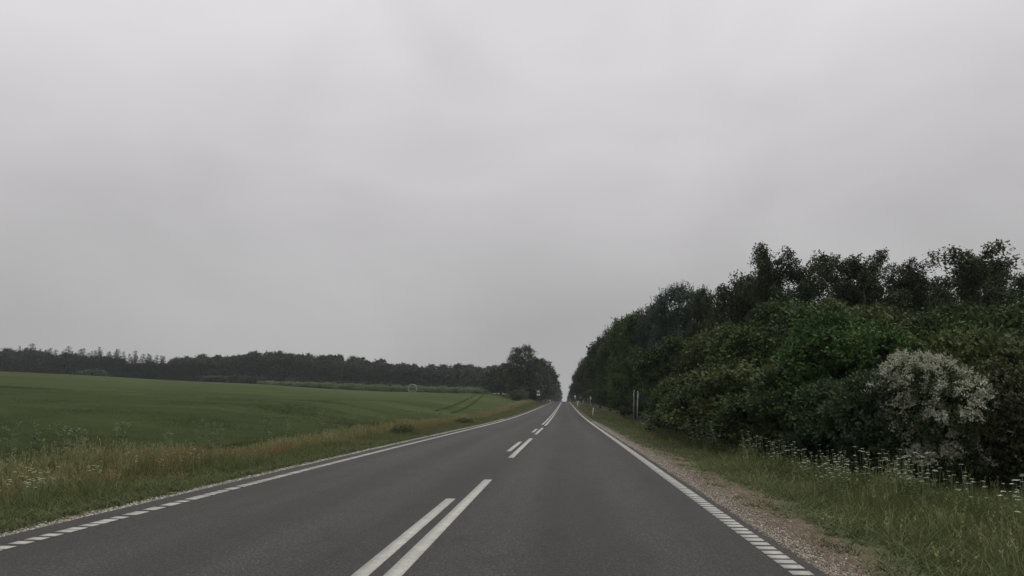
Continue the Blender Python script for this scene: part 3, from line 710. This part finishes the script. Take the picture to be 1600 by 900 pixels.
SPR = [(-238, 28.6, 2.3, 'tallest pointed spruce at the far left of the distant wood'), (-229, 26.4, 1.9, 'slim spruce right of the tallest pointed one'), (-221, 27.2, 2.8, 'broad full spruce in the distant left skyline'),
 (-214, 26.4, 1.8, 'narrow spruce tip between two fuller spruces'), (-206.5, 26.6, 2.2, 'pointed spruce in the middle of the distant spruce group'), (-198, 25.8, 2.4, 'wide-based spruce right of the middle one'),
 (-190, 25.2, 1.8, 'slender spruce with a needle-like tip'), (-184, 23.6, 1.8, 'short spruce right of the slender one'), (-177.5, 22.8, 2.0, 'low spruce beside the dip in the distant skyline'), (-171, 21.9, 1.8, 'lowest spruce at the dip in the distant skyline'),
 (-210, 24.9, 1.6, 'thin spruce tip half hidden behind the middle one'), (-202, 24.7, 1.6, 'thin spruce tip left of the wide-based one'), (-166, 21.8, 1.9, 'last small spruce before the rounded wood begins')]
for i, (xx, zt, R, lb) in enumerate(SPR):
    plant('spruce%d' % (i % 3), 'spruce', xx * 326 / 330, 326, zt - .6, R * 1.5, label=lb, cat='spruce', group='spruces on the distant skyline')
xx = -244.0
while xx < -162:
    plant('spruce%d' % random.randint(0, 2), 'spruce', xx * 328 / 330, 328, float(np.interp(xx, [-244, -225, -190, -162], [26.2, 25.2, 23.2, 20.6])) + random.uniform(-1.1, .8), random.uniform(2.3, 3.6), label='short pointed top in the dense row of distant spruces', cat='spruce', group='short spruces filling the distant row')
    xx += random.uniform(2.4, 4.2)
plant('pale', 'pale_bush', -141.5, 305, 12.9, 5.4, label='rounded greyish bush standing before the far wood', cat='bush')
plant('pale', 'pale_bush', -190, 300, 15.5, 5.5, label='wide greyish green bush under the distant spruces', cat='bush')
i = 0; xx = -124.0
while xx < -31:
    hh = 3.1 * (1 - .35 * sm(-95, -124, xx)) + random.uniform(-.4, .5)
    for dy in (0, 3.5):
        plant('hedge' if i % 2 else 'hedge2', 'young_tree', xx + dy * .3, 311 + dy + random.uniform(-.6, .6), None, random.uniform(1.1, 1.5), hh + (.3 if dy else 0), label='light green young tree in the belt before the far wood', cat='young tree', group='young trees along the far edge of the field'); i += 1
    xx += 1.75

# undergrowth closing the foot of the far wood and of the left-hand trees
xx = -268.0
while xx < -14:
    y = 327 + random.uniform(-1, 1) - (60 if xx > -24 else 0)
    plant('pale' if random.random() < .12 else 'far1', 'edge_shrub', xx, y, None, random.uniform(2.6, 3.4), random.uniform(4.0, 5.5), label='dark low shrub at the foot of the far wood', cat='shrub', group='low shrubs along the foot of the far wood')
    xx += 3.6
for y in range(222, 480, 8):
    plant('far2', 'edge_shrub', -10.2 + .6 * math.sin(y), y, None, 3.2, 4.4, label='low shrub under the distant left-hand trees', cat='shrub', group='low shrubs under the distant left-hand trees')
for y in range(262, 480, 8):
    plant('far2', 'edge_shrub', 9.9 + .5 * math.sin(y), y, None, 3.2, 4.4, label='low shrub under the distant right-hand trees at the crest', cat='shrub', group='low shrubs under the distant right-hand trees')
# ring
mb = MB(); an = np.linspace(0, 2 * math.pi, 41); RR = 1.62
gr0 = gz(-57.1, 290) + .36
mb.tube([(math.cos(a) * RR, 0, math.sin(a) * RR) for a in an], .12, 8, cap=False)
ring = empty('hoop', (-57.1, 290, gr0 + 1.35), .2); tag(ring, 'pale round hoop standing at the far edge of the green field', 'hoop')
link('hoop_rim', mb.mesh('hoop_rim', M['plastic_grey'], True), ring)
for dx in (-.5, .55):
    mb = MB(); mb.tube([(dx, 0, -1.7), (dx + .03, 0, -.55)], .07, 6); link('support_leg', mb.mesh('support_leg', M['sign_white']), ring)

# ------------------------------------------------------------------ posts, signs, markers
def cyl(r0, z0, z1, x=0, y=0, k=14, top=None, dome=False):
    mb = MB(); P = [(x, y, z0), (x, y, z1)]; R = [r0, r0 if top is None else top]
    if dome: P += [(x, y, z1 + r0 * .5), (x, y, z1 + r0 * .8)]; R += [r0 * .8, r0 * .2]
    mb.tube(P, R, k); return mb
def post(name, x, y, H, lean, lab, bracket):
    o = empty(name, (x, y, gz(x, y) - .1)); tag(o, lab, 'post'); o.rotation_euler = (0, lean, 0)
    link('pole', cyl(.036, 0, H).mesh('pole', M['steel'], True), o)
    link('cap', cyl(.041, H - .06, H + .015, dome=True).mesh('cap', M['plastic_grey'], True), o)
    mb = MB(); mb.box((bracket * .035, -.01, H - .27), (.03, .05, .30)); link('bracket', mb.mesh('bracket', M['plastic_grey']), o)
    mb = MB()
    for zz_ in (H - .4, H - .14): mb.tube([(0, 0, zz_ - .02), (0, 0, zz_ + .02)], .045, 12)
    link('clamp', mb.mesh('clamp', M['steel'], True), o)
post('steel_post', 4.56, 52, 2.62, .045, 'taller left one of two grey steel posts beside the olive shrub', -1)
post('steel_post', 4.62, 50, 2.52, .040, 'right one of two grey steel posts, touching the olive shrub', 1)

def marker(x, y, lab, lean=.1, H=.98):
    o = empty('marker_post', (x, y, gz(x, y) - .03), 0); o.rotation_euler = (0, lean, 0); tag(o, lab, 'marker post', 'white marker posts along the road')
    prof = [(-.055, -.03), (.055, -.03), (.06, 0), (.04, .035), (-.04, .035), (-.06, 0)]
    V = [(a, b_, z) for z in (0, H - .03) for a, b_ in prof] + [(a, b_, H + (.02 if b_ > 0 else -.06) + .03) for a, b_ in prof]
    mb = MB(); k = 6
    mb.add(V, q=[(l * k + i, l * k + (i + 1) % k, (l + 1) * k + (i + 1) % k, (l + 1) * k + i) for l in range(2) for i in range(k)], t=[(12, 12 + i, 12 + i + 1) for i in range(1, 5)] + [(0, i + 1, i) for i in range(1, 5)])
    link('body', mb.mesh('body', M['plastic_white']), o)
    mb = MB(); mb.box((0, -.034, H - .19), (.05, .008, .16)); link('reflector', mb.mesh('reflector', M['reflector']), o)
marker(3.38, 93, 'nearest white plastic marker post on the right verge', .14)
marker(3.10, 177, 'second white marker post on the right verge, before the signs', .06)
marker(3.45, 410, 'tiny white marker post on the right near the crest', .02)
marker(-6.5, 360, 'tiny white marker post on the left near the crest', 0)

def disc(r, z, y, mat, k=24, th=.03):
    mb = MB(); mb.tube([(0, y - th / 2, z), (0, y + th / 2, z)], r, k); return mb.mesh('disc', M[mat])
# double round sign
x, y = 3.85, 266; g0 = gz(x, y)
o = empty('road_sign', (x, y, g0)); tag(o, 'tall sign with two small round plates one above the other', 'road sign')
link('pole', cyl(.04, 0, 2.75).mesh('pole', M['steel'], True), o); link('upper_plate', disc(.34, 2.5, -.07, 'sign_white'), o); link('lower_plate', disc(.30, 1.85, -.07, 'sign_grey'), o)
# T sign
x, y = 4.63, 218; g0 = gz(x, y)
o = empty('road_sign', (x, y, g0)); tag(o, 'small T-shaped sign between the double round sign and the poles', 'road sign')
link('pole', cyl(.035, 0, 2.0).mesh('pole', M['steel'], True), o)
mb = MB(); mb.box((0, -.06, 2.1), (.62, .03, .26)); link('plate', mb.mesh('plate', M['sign_grey']), o)
mb = MB(); mb.box((0, -.06, .45), (.12, .05, .5)); link('base_marker', mb.mesh('base_marker', M['plastic_white']), o)
for x, lab in ((4.63, 'left one of two thin bare poles before the white sign'), (5.55, 'right one of two thin bare poles, beside the white sign')):
    o = empty('thin_pole', (x, 180, gz(x, 180))); tag(o, lab, 'pole')
    link('pole', cyl(.05, 0, 1.95 if x < 5 else 1.85).mesh('pole', M['steel'], True), o); link('cap', cyl(.055, 1.86, 1.92, dome=True).mesh('cap', M['sign_grey'], True), o)
# white direction sign
x, y = 6.08, 180; g0 = gz(x, y)
o = empty('direction_sign', (x, y, g0)); tag(o, 'small white sign board on a pole before the right-hand trees', 'road sign')
link('pole', cyl(.045, 0, 2.15).mesh('pole', M['sign_white'], True), o)
zb = 2.81 - g0
mb = MB(); mb.box((.47, -.07, zb - .42), (.92, .03, .36)); pb = link('board', mb.mesh('board', M['sign_white']), o)
mb = MB(); mb.box((.04, -.07, zb - .12), (.14, .03, .3)); link('upright_plate', mb.mesh('upright_plate', M['sign_white']), o)
mb = MB()
for a, b_ in ((.35, .07), (.48, .05), (.6, .09)): mb.box((a, -.09, zb - .42), (b_, .006, .12))
link('dark_lettering', mb.mesh('dark_lettering', M['letter']), pb)
# left sign: round plate over two small plates
x, y = -7.05, 214; g0 = gz(x, y)
o = empty('road_sign', (x, y, g0)); tag(o, 'grey-backed round sign over two small square plates left of the road', 'road sign')
tp = 4.86 - g0
link('pole', cyl(.045, -.1, tp - .1).mesh('pole', M['steel'], True), o); link('round_plate', disc(.46, tp - .46, -.07, 'sign_grey'), o)
for dx in (-.28, .28):
    mb = MB(); mb.box((dx, -.07, tp - 1.25), (.44, .03, .42)); link('square_plate', mb.mesh('square_plate', M['sign_white']), o)

# ------------------------------------------------------------------ scatter of grass, gravel
def scatter(name, pts, rot, scl, idx, sources, label, cat=None):
    col = bpy.data.collections.new(name + '_kinds')
    for i, me in enumerate(sources):
        so_ = bpy.data.objects.new('%s_%02d' % (name, i), me); col.objects.link(so_)
    me = bpy.data.meshes.new(name); me.vertices.add(len(pts)); me.vertices.foreach_set('co', np.asarray(pts, dtype=np.float32).ravel())
    a = me.attributes.new('rot', 'FLOAT_VECTOR', 'POINT'); a.data.foreach_set('vector', np.asarray(rot, dtype=np.float32).ravel())
    a = me.attributes.new('scl', 'FLOAT_VECTOR', 'POINT'); a.data.foreach_set('vector', np.asarray(scl, dtype=np.float32).ravel())
    a = me.attributes.new('idx', 'INT', 'POINT'); a.data.foreach_set('value', np.asarray(idx, dtype=np.int32))
    o = link(name, me); tag(o, label, cat, kind='stuff')
    ng = bpy.data.node_groups.new(name, 'GeometryNodeTree')
    ng.interface.new_socket('Geometry', in_out='INPUT', socket_type='NodeSocketGeometry'); ng.interface.new_socket('Geometry', in_out='OUTPUT', socket_type='NodeSocketGeometry')
    gi, go = ng.nodes.new('NodeGroupInput'), ng.nodes.new('NodeGroupOutput')
    ci = ng.nodes.new('GeometryNodeCollectionInfo'); ci.inputs['Collection'].default_value = col
    ci.inputs['Separate Children'].default_value = True; ci.inputs['Reset Children'].default_value = True
    ip = ng.nodes.new('GeometryNodeInstanceOnPoints'); ip.inputs['Pick Instance'].default_value = True
    ln = ng.links.new; ln(gi.outputs[0], ip.inputs['Points']); ln(ci.outputs[0], ip.inputs['Instance'])
    for an_, ty, sk in (('rot', 'FLOAT_VECTOR', 'Rotation'), ('scl', 'FLOAT_VECTOR', 'Scale'), ('idx', 'INT', 'Instance Index')):
        na = ng.nodes.new('GeometryNodeInputNamedAttribute'); na.data_type = ty; na.inputs[0].default_value = an_
        ln(na.outputs[0], ip.inputs[sk])
    ln(ip.outputs[0], go.inputs[0])
    md = o.modifiers.new('scatter', 'NODES'); md.node_group = ng
    return o

def tuft(name, mat, n, H, spread, w_, lean, seed, head=0, headmat=None, stalk=1.0):
    """n blades of grass, each three tapering segments; head: share of the blades that carry a seed head"""
    r = np.random.default_rng(seed); V, Q, T, MI = [], [], [], []; c = 0
    for i in range(n):
        ph = r.uniform(0, 6.28); rr = spread * math.sqrt(r.uniform()); bx, by = math.cos(ph) * rr, math.sin(ph) * rr
        h_ = H * r.uniform(.55, 1.1); ld = r.uniform(0, 6.28); le = lean * h_ * r.uniform(.2, 1.3); wd = w_ * r.uniform(.6, 1.3)
        fx, fy = r.uniform(-1, 1), r.uniform(-1, 1); nn = math.hypot(fx, fy) + 1e-6; fx, fy = fx / nn * wd, fy / nn * wd
        ish = r.uniform() < head; tn = min(1, max(0, r.normal(.5, .25)))
        if ish: h_ *= 1.25; le *= .4
        for k in range(4):
            s = k / 3; x0 = bx + math.cos(ld) * le * s * s; y0 = by + math.sin(ld) * le * s * s; z0 = h_ * s * (1 - .12 * s)
            ww = (1 - s * .93) if not ish else .45
            V += [(x0 - fx * ww, y0 - fy * ww, z0), (x0 + fx * ww, y0 + fy * ww, z0)]; T += [tn, tn]
        for k in range(3): Q.append((c + 2 * k, c + 2 * k + 1, c + 2 * k + 3, c + 2 * k + 2)); MI.append(0)
        c += 8
        if ish and headmat:
            for _ in range(5):
                s = r.uniform(.72, 1.02); hx = bx + math.cos(ld) * le * s * s; hy = by + math.sin(ld) * le * s * s; hz = h_ * s * (1 - .12 * s)
                a = r.uniform(0, 6.28); e = .020 * r.uniform(.5, 1.2); ex, ey = math.cos(a) * e, math.sin(a) * e
                V += [(hx, hy, hz), (hx + ex * .6 + .006, hy + ey * .6, hz + .02), (hx + ex, hy + ey, hz + .055), (hx + ex * .4 - .006, hy + ey * .4, hz + .04)]; T += [tn] * 4
                Q.append((c, c + 1, c + 2, c + 3)); MI.append(1); c += 4
    return mesh(name, V, np.array(Q), [M[mat]] + ([M[headmat]] if headmat else []), tone=T, mi=MI)
TF = [tuft('tuft_a', 'grass_green', 16, .38, .12, .006, .5, 1), tuft('tuft_b', 'grass_dark', 16, .34, .12, .007, .6, 2),
      tuft('tuft_c', 'grass_straw', 12, .72, .14, .0035, .3, 3, .7, 'grass_straw'), tuft('tuft_d', 'grass_rust', 12, .62, .14, .0035, .25, 4, .8, 'grass_rust'),
      tuft('tuft_e', 'grass_green', 14, .62, .14, .006, .45, 5, .0, 'grass_straw'), tuft('tuft_f', 'grass_straw', 14, .14, .10, .005, .9, 6), tuft('tuft_g', 'crop', 16, .42, .16, .007, .35, 7)]
def vnoise(x, y, s, seed=0):
    from mathutils import noise
    return np.array([noise.noise(Vector((a / s, b / s, seed * 7.3))) for a, b in zip(x, y)])
def layout(n, u0, u1, y0, y1, dist, r):
    """dist: power >1 packs the points towards the near end, as the tufts get wider with distance"""
    y = y0 + (y1 - y0) * r.uniform(0, 1, n) ** dist; u = r.uniform(u0, u1, n)
    return u, y
# left verge
r = np.random.default_rng(101)
n = 50000; u, y = layout(n, -10.9, -6.0, 4.5, 260, 2.3, r)
nz = vnoise(u, y, 3.0, 1); nz2 = vnoise(u, y * .5, 1.6, 2); edge_u = -6.12 + .16 * nz2
keep = (u < edge_u) & ~((y > 200) & (u < -10.8)) & (r.uniform(size=n) < .25 + .75 * sm(6.0, 6.6, -u)); u, y, nz, nz2 = u[keep], y[keep], nz[keep], nz2[keep]; n = len(u)
d = -u; pick = r.uniform(size=n); idx = np.zeros(n, int)
rust = np.clip(1.0 - np.abs(d - 8.6 - .8 * nz) / 1.0, 0, 1) * (.35 + 1.2 * np.clip(nz2 + .35, 0, 1)) * (.15 + .85 * sm(11, 24, y)) * (1 - .5 * sm(50, 90, y))
tall = sm(8.3, 9.4, d)
idx = np.where(d < 7.05 + .35 * nz, np.where(pick < .35, 1, np.where(pick < .7, 0, 5)), np.where(pick <  rust * .20, 3, np.where(pick < rust * .20 + (1 - rust * .20) * tall * .26, 2, np.where(r.uniform(size=n) < .55, 4, 0))))
idx = np.where((d > 7.4) & (idx == 0) & (nz < -.15), 1, idx)
X = u + rs(y); Z = ground(X, y)
far = 1 + .9 * sm(30, 200, y)
hs = (.30 + .44 * sm(6.3, 9.0, d)) * (.85 + .7 * nz) * r.uniform(.75, 1.25, n) * (1 + .1 * sm(60, 200, y))
scl = np.stack([far * 1.15, far * 1.15, np.clip(hs, .25, 1.4)], -1)
scatter('verge_grass', np.stack([X, y, Z - .01], -1), np.stack([r.normal(0, .08, n), r.normal(0, .08, n), r.uniform(0, 6.28, n)], -1), scl, idx, TF,
        'tall mixed grass with rusty and straw seed heads on the field-side verge')
# right verge
r = np.random.default_rng(102)
n = 62000; y = 4.0 + (256) * r.uniform(0, 1, n) ** 2.6
umax = np.where(y < 17, 12.0, np.interp(y, [17, 24, 60, 260], [7.0, 5.6, 5.6, 6.6])); u = 2.5 + (umax - 2.5) * r.uniform(size=n)
nz = vnoise(u, y * .6, 1.4, 3); nz2 = vnoise(u, y * .5, .7, 4)
edge_u = np.interp(y, [4, 6, 12, 20, 40, 80], [2.58, 2.62, 2.85, 3.0, 2.8, 2.5]) + .38 * nz
keep = (u > edge_u - .45) & (r.uniform(size=n) < .22 + .78 * sm(edge_u - .2, edge_u + .9, u)); u, y, nz, nz2, eu = u[keep], y[keep], nz[keep], nz2[keep], edge_u[keep]; n = len(u)
dd = u - eu; pick = r.uniform(size=n)
idx = np.where(dd < .35 + .5 * nz2, np.where(pick < .6, 5, 1), np.where(pick < .5, 0, np.where(pick < .72, 1, np.where(pick < .985, 4, 2))))
hs = (.22 + .58 * sm(.2, 2.2, dd)) * (.9 + .45 * nz) * r.uniform(.75, 1.25, n) * (1 - .35 * sm(40, 90, y))
hs *= 1 - .5 * sm(5.8, 7.2, u) * (y < 17); far = 1 + .9 * sm(30, 200, y); X = u + rs(y)
scatter('verge_grass', np.stack([X, y, ground(X, y) - .01], -1), np.stack([r.normal(0, .08, n), r.normal(0, .08, n), r.uniform(0, 6.28, n)], -1),
        np.stack([far * 1.15, far * 1.15, np.clip(hs, .2, 1.3)], -1), idx, TF, 'green grass between the gravel shoulder and the wood')
# dead stalks and crumbs on the bare strip
# crop blades over the near part of the field
r = np.random.default_rng(103)
n = 42000; y = 9 + 75 * r.uniform(0, 1, n) ** 1.5; u = -10.8 - (6 + y * .75) * r.uniform(0, 1, n) ** 1.15
X = u; Z = ground(X, y) + .02
nz = vnoise(X, y * 2.5, 9, 5)
scatter('young_cereal', np.stack([X, y, Z], -1), np.stack([r.normal(0, .07, n), r.normal(0, .07, n), r.uniform(0, 6.28, n)], -1),
        np.stack([np.full(n, 1.5), np.full(n, 1.5), (1.1 + .25 * nz) * r.uniform(.85, 1.15, n)], -1), np.zeros(n, int), [TF[6]], 'blades of young green cereal at the near side of the field')

# gravel
def stonemat(name, stops):
    m, t, b = newmat(name); oi = t.nodes.new('ShaderNodeObjectInfo'); t.links.new(ramp(t, oi.outputs['Random'], stops), b.inputs['Base Color']); b.inputs['Roughness'].default_value = .85; return m
M['stone'] = stonemat('stone', [(0, (.07, .058, .044)), (.4, (.155, .13, .10)), (.75, (.24, .21, .165)), (1, (.38, .35, .29))])
M['stone_grey'] = stonemat('stone_grey', [(0, (.14, .13, .10)), (.5, (.25, .24, .19)), (1, (.40, .39, .32))])
def pebble(seed, mat):
    r = np.random.default_rng(seed); p = (1 + 5 ** .5) / 2
    V = np.array([(-1, p, 0), (1, p, 0), (-1, -p, 0), (1, -p, 0), (0, -1, p), (0, 1, p), (0, -1, -p), (0, 1, -p), (p, 0, -1), (p, 0, 1), (-p, 0, -1), (-p, 0, 1)], float) / 1.9
    V *= r.uniform(.75, 1.25, (12, 1)) * np.array([1, .8, .55])
    F_ = [(0, 11, 5), (0, 5, 1), (0, 1, 7), (0, 7, 10), (0, 10, 11), (1, 5, 9), (5, 11, 4), (11, 10, 2), (10, 7, 6), (7, 1, 8), (3, 9, 4), (3, 4, 2), (3, 2, 6), (3, 6, 8), (3, 8, 9), (4, 9, 5), (2, 4, 11), (6, 2, 10), (8, 6, 7), (9, 8, 1)]
    return mesh('pebble', V, np.array(F_), mat)
r = np.random.default_rng(104); n = 36000
y = 4.5 + 60 * r.uniform(0, 1, n) ** 1.8; wv = np.interp(y, [4, 7, 14, 22, 40, 70], [.25, .30, .44, .52, .40, .30])
q_ = np.abs(r.normal(0, .55, n)) * np.where(r.uniform(size=n) < .22, 2.6, 1); u = 2.08 + wv * q_
X = u + rs(y); sz = r.uniform(.005, .013, n) * (1 + y * .016)
scatter('gravel', np.stack([X, y, ground(X, y) + sz * .2], -1), r.uniform(0, 6.28, (n, 3)) * np.array([.15, .15, 1]), np.stack([sz] * 3, -1), r.integers(0, 4, n), [pebble(i, M['stone']) for i in range(4)],
        'pinkish gravel along the right edge of the asphalt')
r = np.random.default_rng(105); n = 9000
y = 4.5 + 70 * r.uniform(0, 1, n) ** 1.6; u = -5.76 - np.abs(r.normal(0, .17, n)); X = u + rs(y); sz = r.uniform(.007, .018, n) * (1 + y * .014)
scatter('gravel', np.stack([X, y, ground(X, y) + sz * .3], -1), r.uniform(0, 6.28, (n, 3)) * np.array([.15, .15, 1]), np.stack([sz] * 3, -1), r.integers(0, 4, n), [pebble(i + 9, M['stone_grey']) for i in range(4)],
        'pale grey gravel along the left edge of the asphalt')

# ------------------------------------------------------------------ flowering plants
def mk_parsley(seed, H=.95):
    r = np.random.default_rng(seed); st = MB(); V, Q, T = [], [], []; c = 0; lv = MB()
    mainp = [(0, 0, -.05), (.02, .01, H * .35), (.03 + r.normal() * .02, r.normal() * .02, H * .62)]
    st.tube(mainp, [.006, .005, .004], 5)
    for i in range(7):
        ph = i * 2.4 + r.uniform(-.4, .4); b0 = np.array(mainp[1]) * (.5 if i % 2 else 1) + np.array([0, 0, H * r.uniform(0, .2)])
        e = b0 + np.array([math.cos(ph) * r.uniform(.08, .24), math.sin(ph) * r.uniform(.08, .24), 0]); e[2] = H * r.uniform(.55, 1.04)
        st.tube([b0, (b0 + e) / 2 + np.array([math.cos(ph), math.sin(ph), 0]) * .03, e], [.0035, .003, .002], 4)
        ur = r.uniform(.018, .040)
        for k in range(11):
            a = k * 2.4; rr = ur * math.sqrt((k + .5) / 11); fx, fy, fz = e[0] + math.cos(a) * rr, e[1] + math.sin(a) * rr, e[2] + .035 - rr * .25
            s = .0095 * r.uniform(.8, 1.3)
            V += [(fx - s, fy - s, fz), (fx + s, fy - s, fz + r.normal() * .003), (fx + s, fy + s, fz), (fx - s, fy + s, fz + r.normal() * .003)]; T += [r.uniform(.3, 1)] * 4
            Q.append((c, c + 1, c + 2, c + 3)); c += 4
    P = []; D = []
    for i in range(60):
        ph = r.uniform(0, 6.28); rr = r.uniform(.03, .22); P.append((math.cos(ph) * rr, math.sin(ph) * rr, r.uniform(.1, .6) * H)); D.append((math.cos(ph), math.sin(ph), r.normal() * .3))
    v, q = leafquads(np.array(P), np.array(D), .07, .4, 1.0, r=r)
    return [('stem', st.mesh('stem', M['stem'])), ('flower_head', mesh('flower_head', V, np.array(Q), M['umbel'], tone=T)), ('foliage', mesh('foliage', v, q, M['grass_green'], tone=np.full(len(v), .4)))]
PAR = [mk_parsley(80 + i) for i in range(4)]
def flower(parts, name, x, y, s, label, cat, group):
    o = empty(name, (x, y, gz(x, y)), random.uniform(0, 6.28), (s, s, s)); tag(o, label, cat, group)
    for n_, me in parts:
        c_ = link(n_, me, o)
        if n_ in ('flower_head', 'seed_head', 'foliage', 'leaves', 'petals'): c_['kind'] = 'stuff'
    return o
G1 = 'cow parsley along the foot of the wood'
cl_ = [(24, 4.15, 4.7, 29, 44, .95, 'white cow parsley in the far clump by the shrubs past the posts'), (20, 4.2, 4.85, 21.5, 29, .95, 'white cow parsley in the clump in front of the broad olive shrub'),
       (38, 4.2, 5.8, 12.2, 21.5, .8, 'white cow parsley in the band in front of the dark shrubs'), (20, 5.0, 7.6, 8.8, 12.4, .75, 'white cow parsley in the near patch below the brownish shrubs'), (12, 4.8, 5.9, 10.5, 14, .85, 'white cow parsley scattered in the near grass in front of the hawthorn')]
for n, xa, xb, ya, yb, s, lb in cl_:
    for i in range(n):
        tq = random.random(); y = ya + (yb - ya) * tq; x = random.uniform(xa, xb) + (.25 if yb < 30 and yb > 20 and n == 40 else 0) * (1 - tq)
        flower(random.choice(PAR), 'cow_parsley', x, y, s * random.uniform(.8, 1.15), lb, 'cow parsley', G1)
def mk_daisy(seed):
    r = np.random.default_rng(seed); st = MB(); pt = MB(); ye = MB()
    for i in range(3):
        x, y, H = r.uniform(-.08, .08), r.uniform(-.08, .08), r.uniform(.38, .52); st.tube([(x, y, 0), (x + .01, y, H * .5), (x + .02, y, H)], [.002, .002, .0015], 4)
        for k in range(10):
            a = k * .628; ca, sa = math.cos(a), math.sin(a); l = .017
            pt.add([(x + .02 + ca * .004, y + sa * .004, H), (x + .02 + ca * l - sa * .006, y + sa * l + ca * .006, H + .004), (x + .02 + ca * l * 1.1, y + sa * l * 1.1, H), (x + .02 + ca * l + sa * .006, y + sa * l - ca * .006, H + .004)], q=[(0, 1, 2, 3)])
        ye.tube([(x + .02, y, H), (x + .02, y, H + .006)], .005, 6)
    return [('stem', st.mesh('stem', M['stem'])), ('petals', pt.mesh('petals', M['petal'])), ('flower_centre', ye.mesh('flower_centre', M['yellow']))]
DAI = [mk_daisy(i) for i in range(3)]
for n, xa, xb, ya, yb, lb in ((13, -7.9, -6.9, 9.6, 11.3, 'white daisies in the nearest patch of the field-side verge'), (10, -7.9, -7.2, 12.3, 15.5, 'white daisies in the second patch beside the rusty grass'), (9, -8.0, -7.2, 22, 27, 'small white daisies farther along the field-side verge')):
    for i in range(n): flower(random.choice(DAI), 'daisy_plant', random.uniform(xa, xb), random.uniform(ya, yb), random.uniform(.95, 1.3), lb, 'daisies', 'daisies in the left verge')
def mk_weed(seed, H=1.15):
    r = np.random.default_rng(seed); st = MB(); st.tube([(0, 0, 0), (.02, 0, H * .5), (.03, .02, H)], [.006, .004, .002], 5); P, D, P2, D2 = [], [], [], []
    for i in range(26):
        z = H * r.uniform(.15, .95); ph = r.uniform(0, 6.28); P.append((0.02, 0, z)); D.append((math.cos(ph), math.sin(ph), .4))
    for i in range(9):
        ph = r.uniform(0, 6.28); z0 = H * r.uniform(.55, .9); e = (math.cos(ph) * .13, math.sin(ph) * .13, z0 + r.uniform(.1, .25)); st.tube([(.02, 0, z0), e], [.002, .0015], 4)
        for k in range(9): P2.append(np.array(e) + r.normal(0, .025, 3)); D2.append(r.normal(size=3))
    v, q = leafquads(np.array(P), np.array(D), .14, .25, .5, r=r); v2, q2 = leafquads(np.array(P2), np.array(D2), .035, .8, .5, r=r)
    return [('stem', st.mesh('stem', M['stem'])), ('leaves', mesh('leaves', v, q, M['leaf_pale'], tone=np.full(len(v), .3))), ('seed_head', mesh('seed_head', v2, q2, M['leaf_pale'], tone=np.full(len(v2), .9)))]
WEE = [mk_weed(i + 200) for i in range(3)]
for x, y in ((-11.2, 16.8), (-11.0, 17.3), (-10.6, 16.4), (-10.3, 17.6), (-10.2, 19.5), (-9.9, 20.5), (-10.1, 15.2), (-9.9, 21.8), (-10.4, 22.4), (-9.7, 25), (-10, 27.5), (-9.8, 31), (-9.7, 36), (-9.9, 42), (-9.5, 50), (-9.6, 60), (-10.9, 15.6), (-10.5, 14.2)):
    flower(random.choice(WEE), 'tall_weed', x, y, random.uniform(.8, 1.15), 'tall pale weed rising above the verge grass against the green field', 'weed', 'tall weeds on the verge')
for x, y, R, H, lb in ((-7.8, 37.5, .7, .75, 'dark green bush in the left verge, nearer of the two'), (-7.8, 60, .8, .8, 'dark green bush in the left verge farther up the road')):
    plant('weed_bush', 'verge_bush', x, y, None, R, H, label=lb, cat='bush')

# ------------------------------------------------------------------ haze
HAZE = 0.00019
if HAZE:
    mb = MB(); mb.box((-100, 400, 2), (1300, 1300, 66)); m = bpy.data.materials.new('haze'); m.use_nodes = True; t = m.node_tree; t.nodes.clear()
    o = t.nodes.new('ShaderNodeOutputMaterial'); pv = t.nodes.new('ShaderNodeVolumePrincipled'); pv.inputs['Density'].default_value = HAZE; pv.inputs['Color'].default_value = (.86, .9, .95, 1)
    t.links.new(pv.outputs[0], o.inputs['Volume']); hz = link('haze', mb.mesh('haze', m)); tag(hz, 'thin grey air between the road and the far wood', kind='stuff')
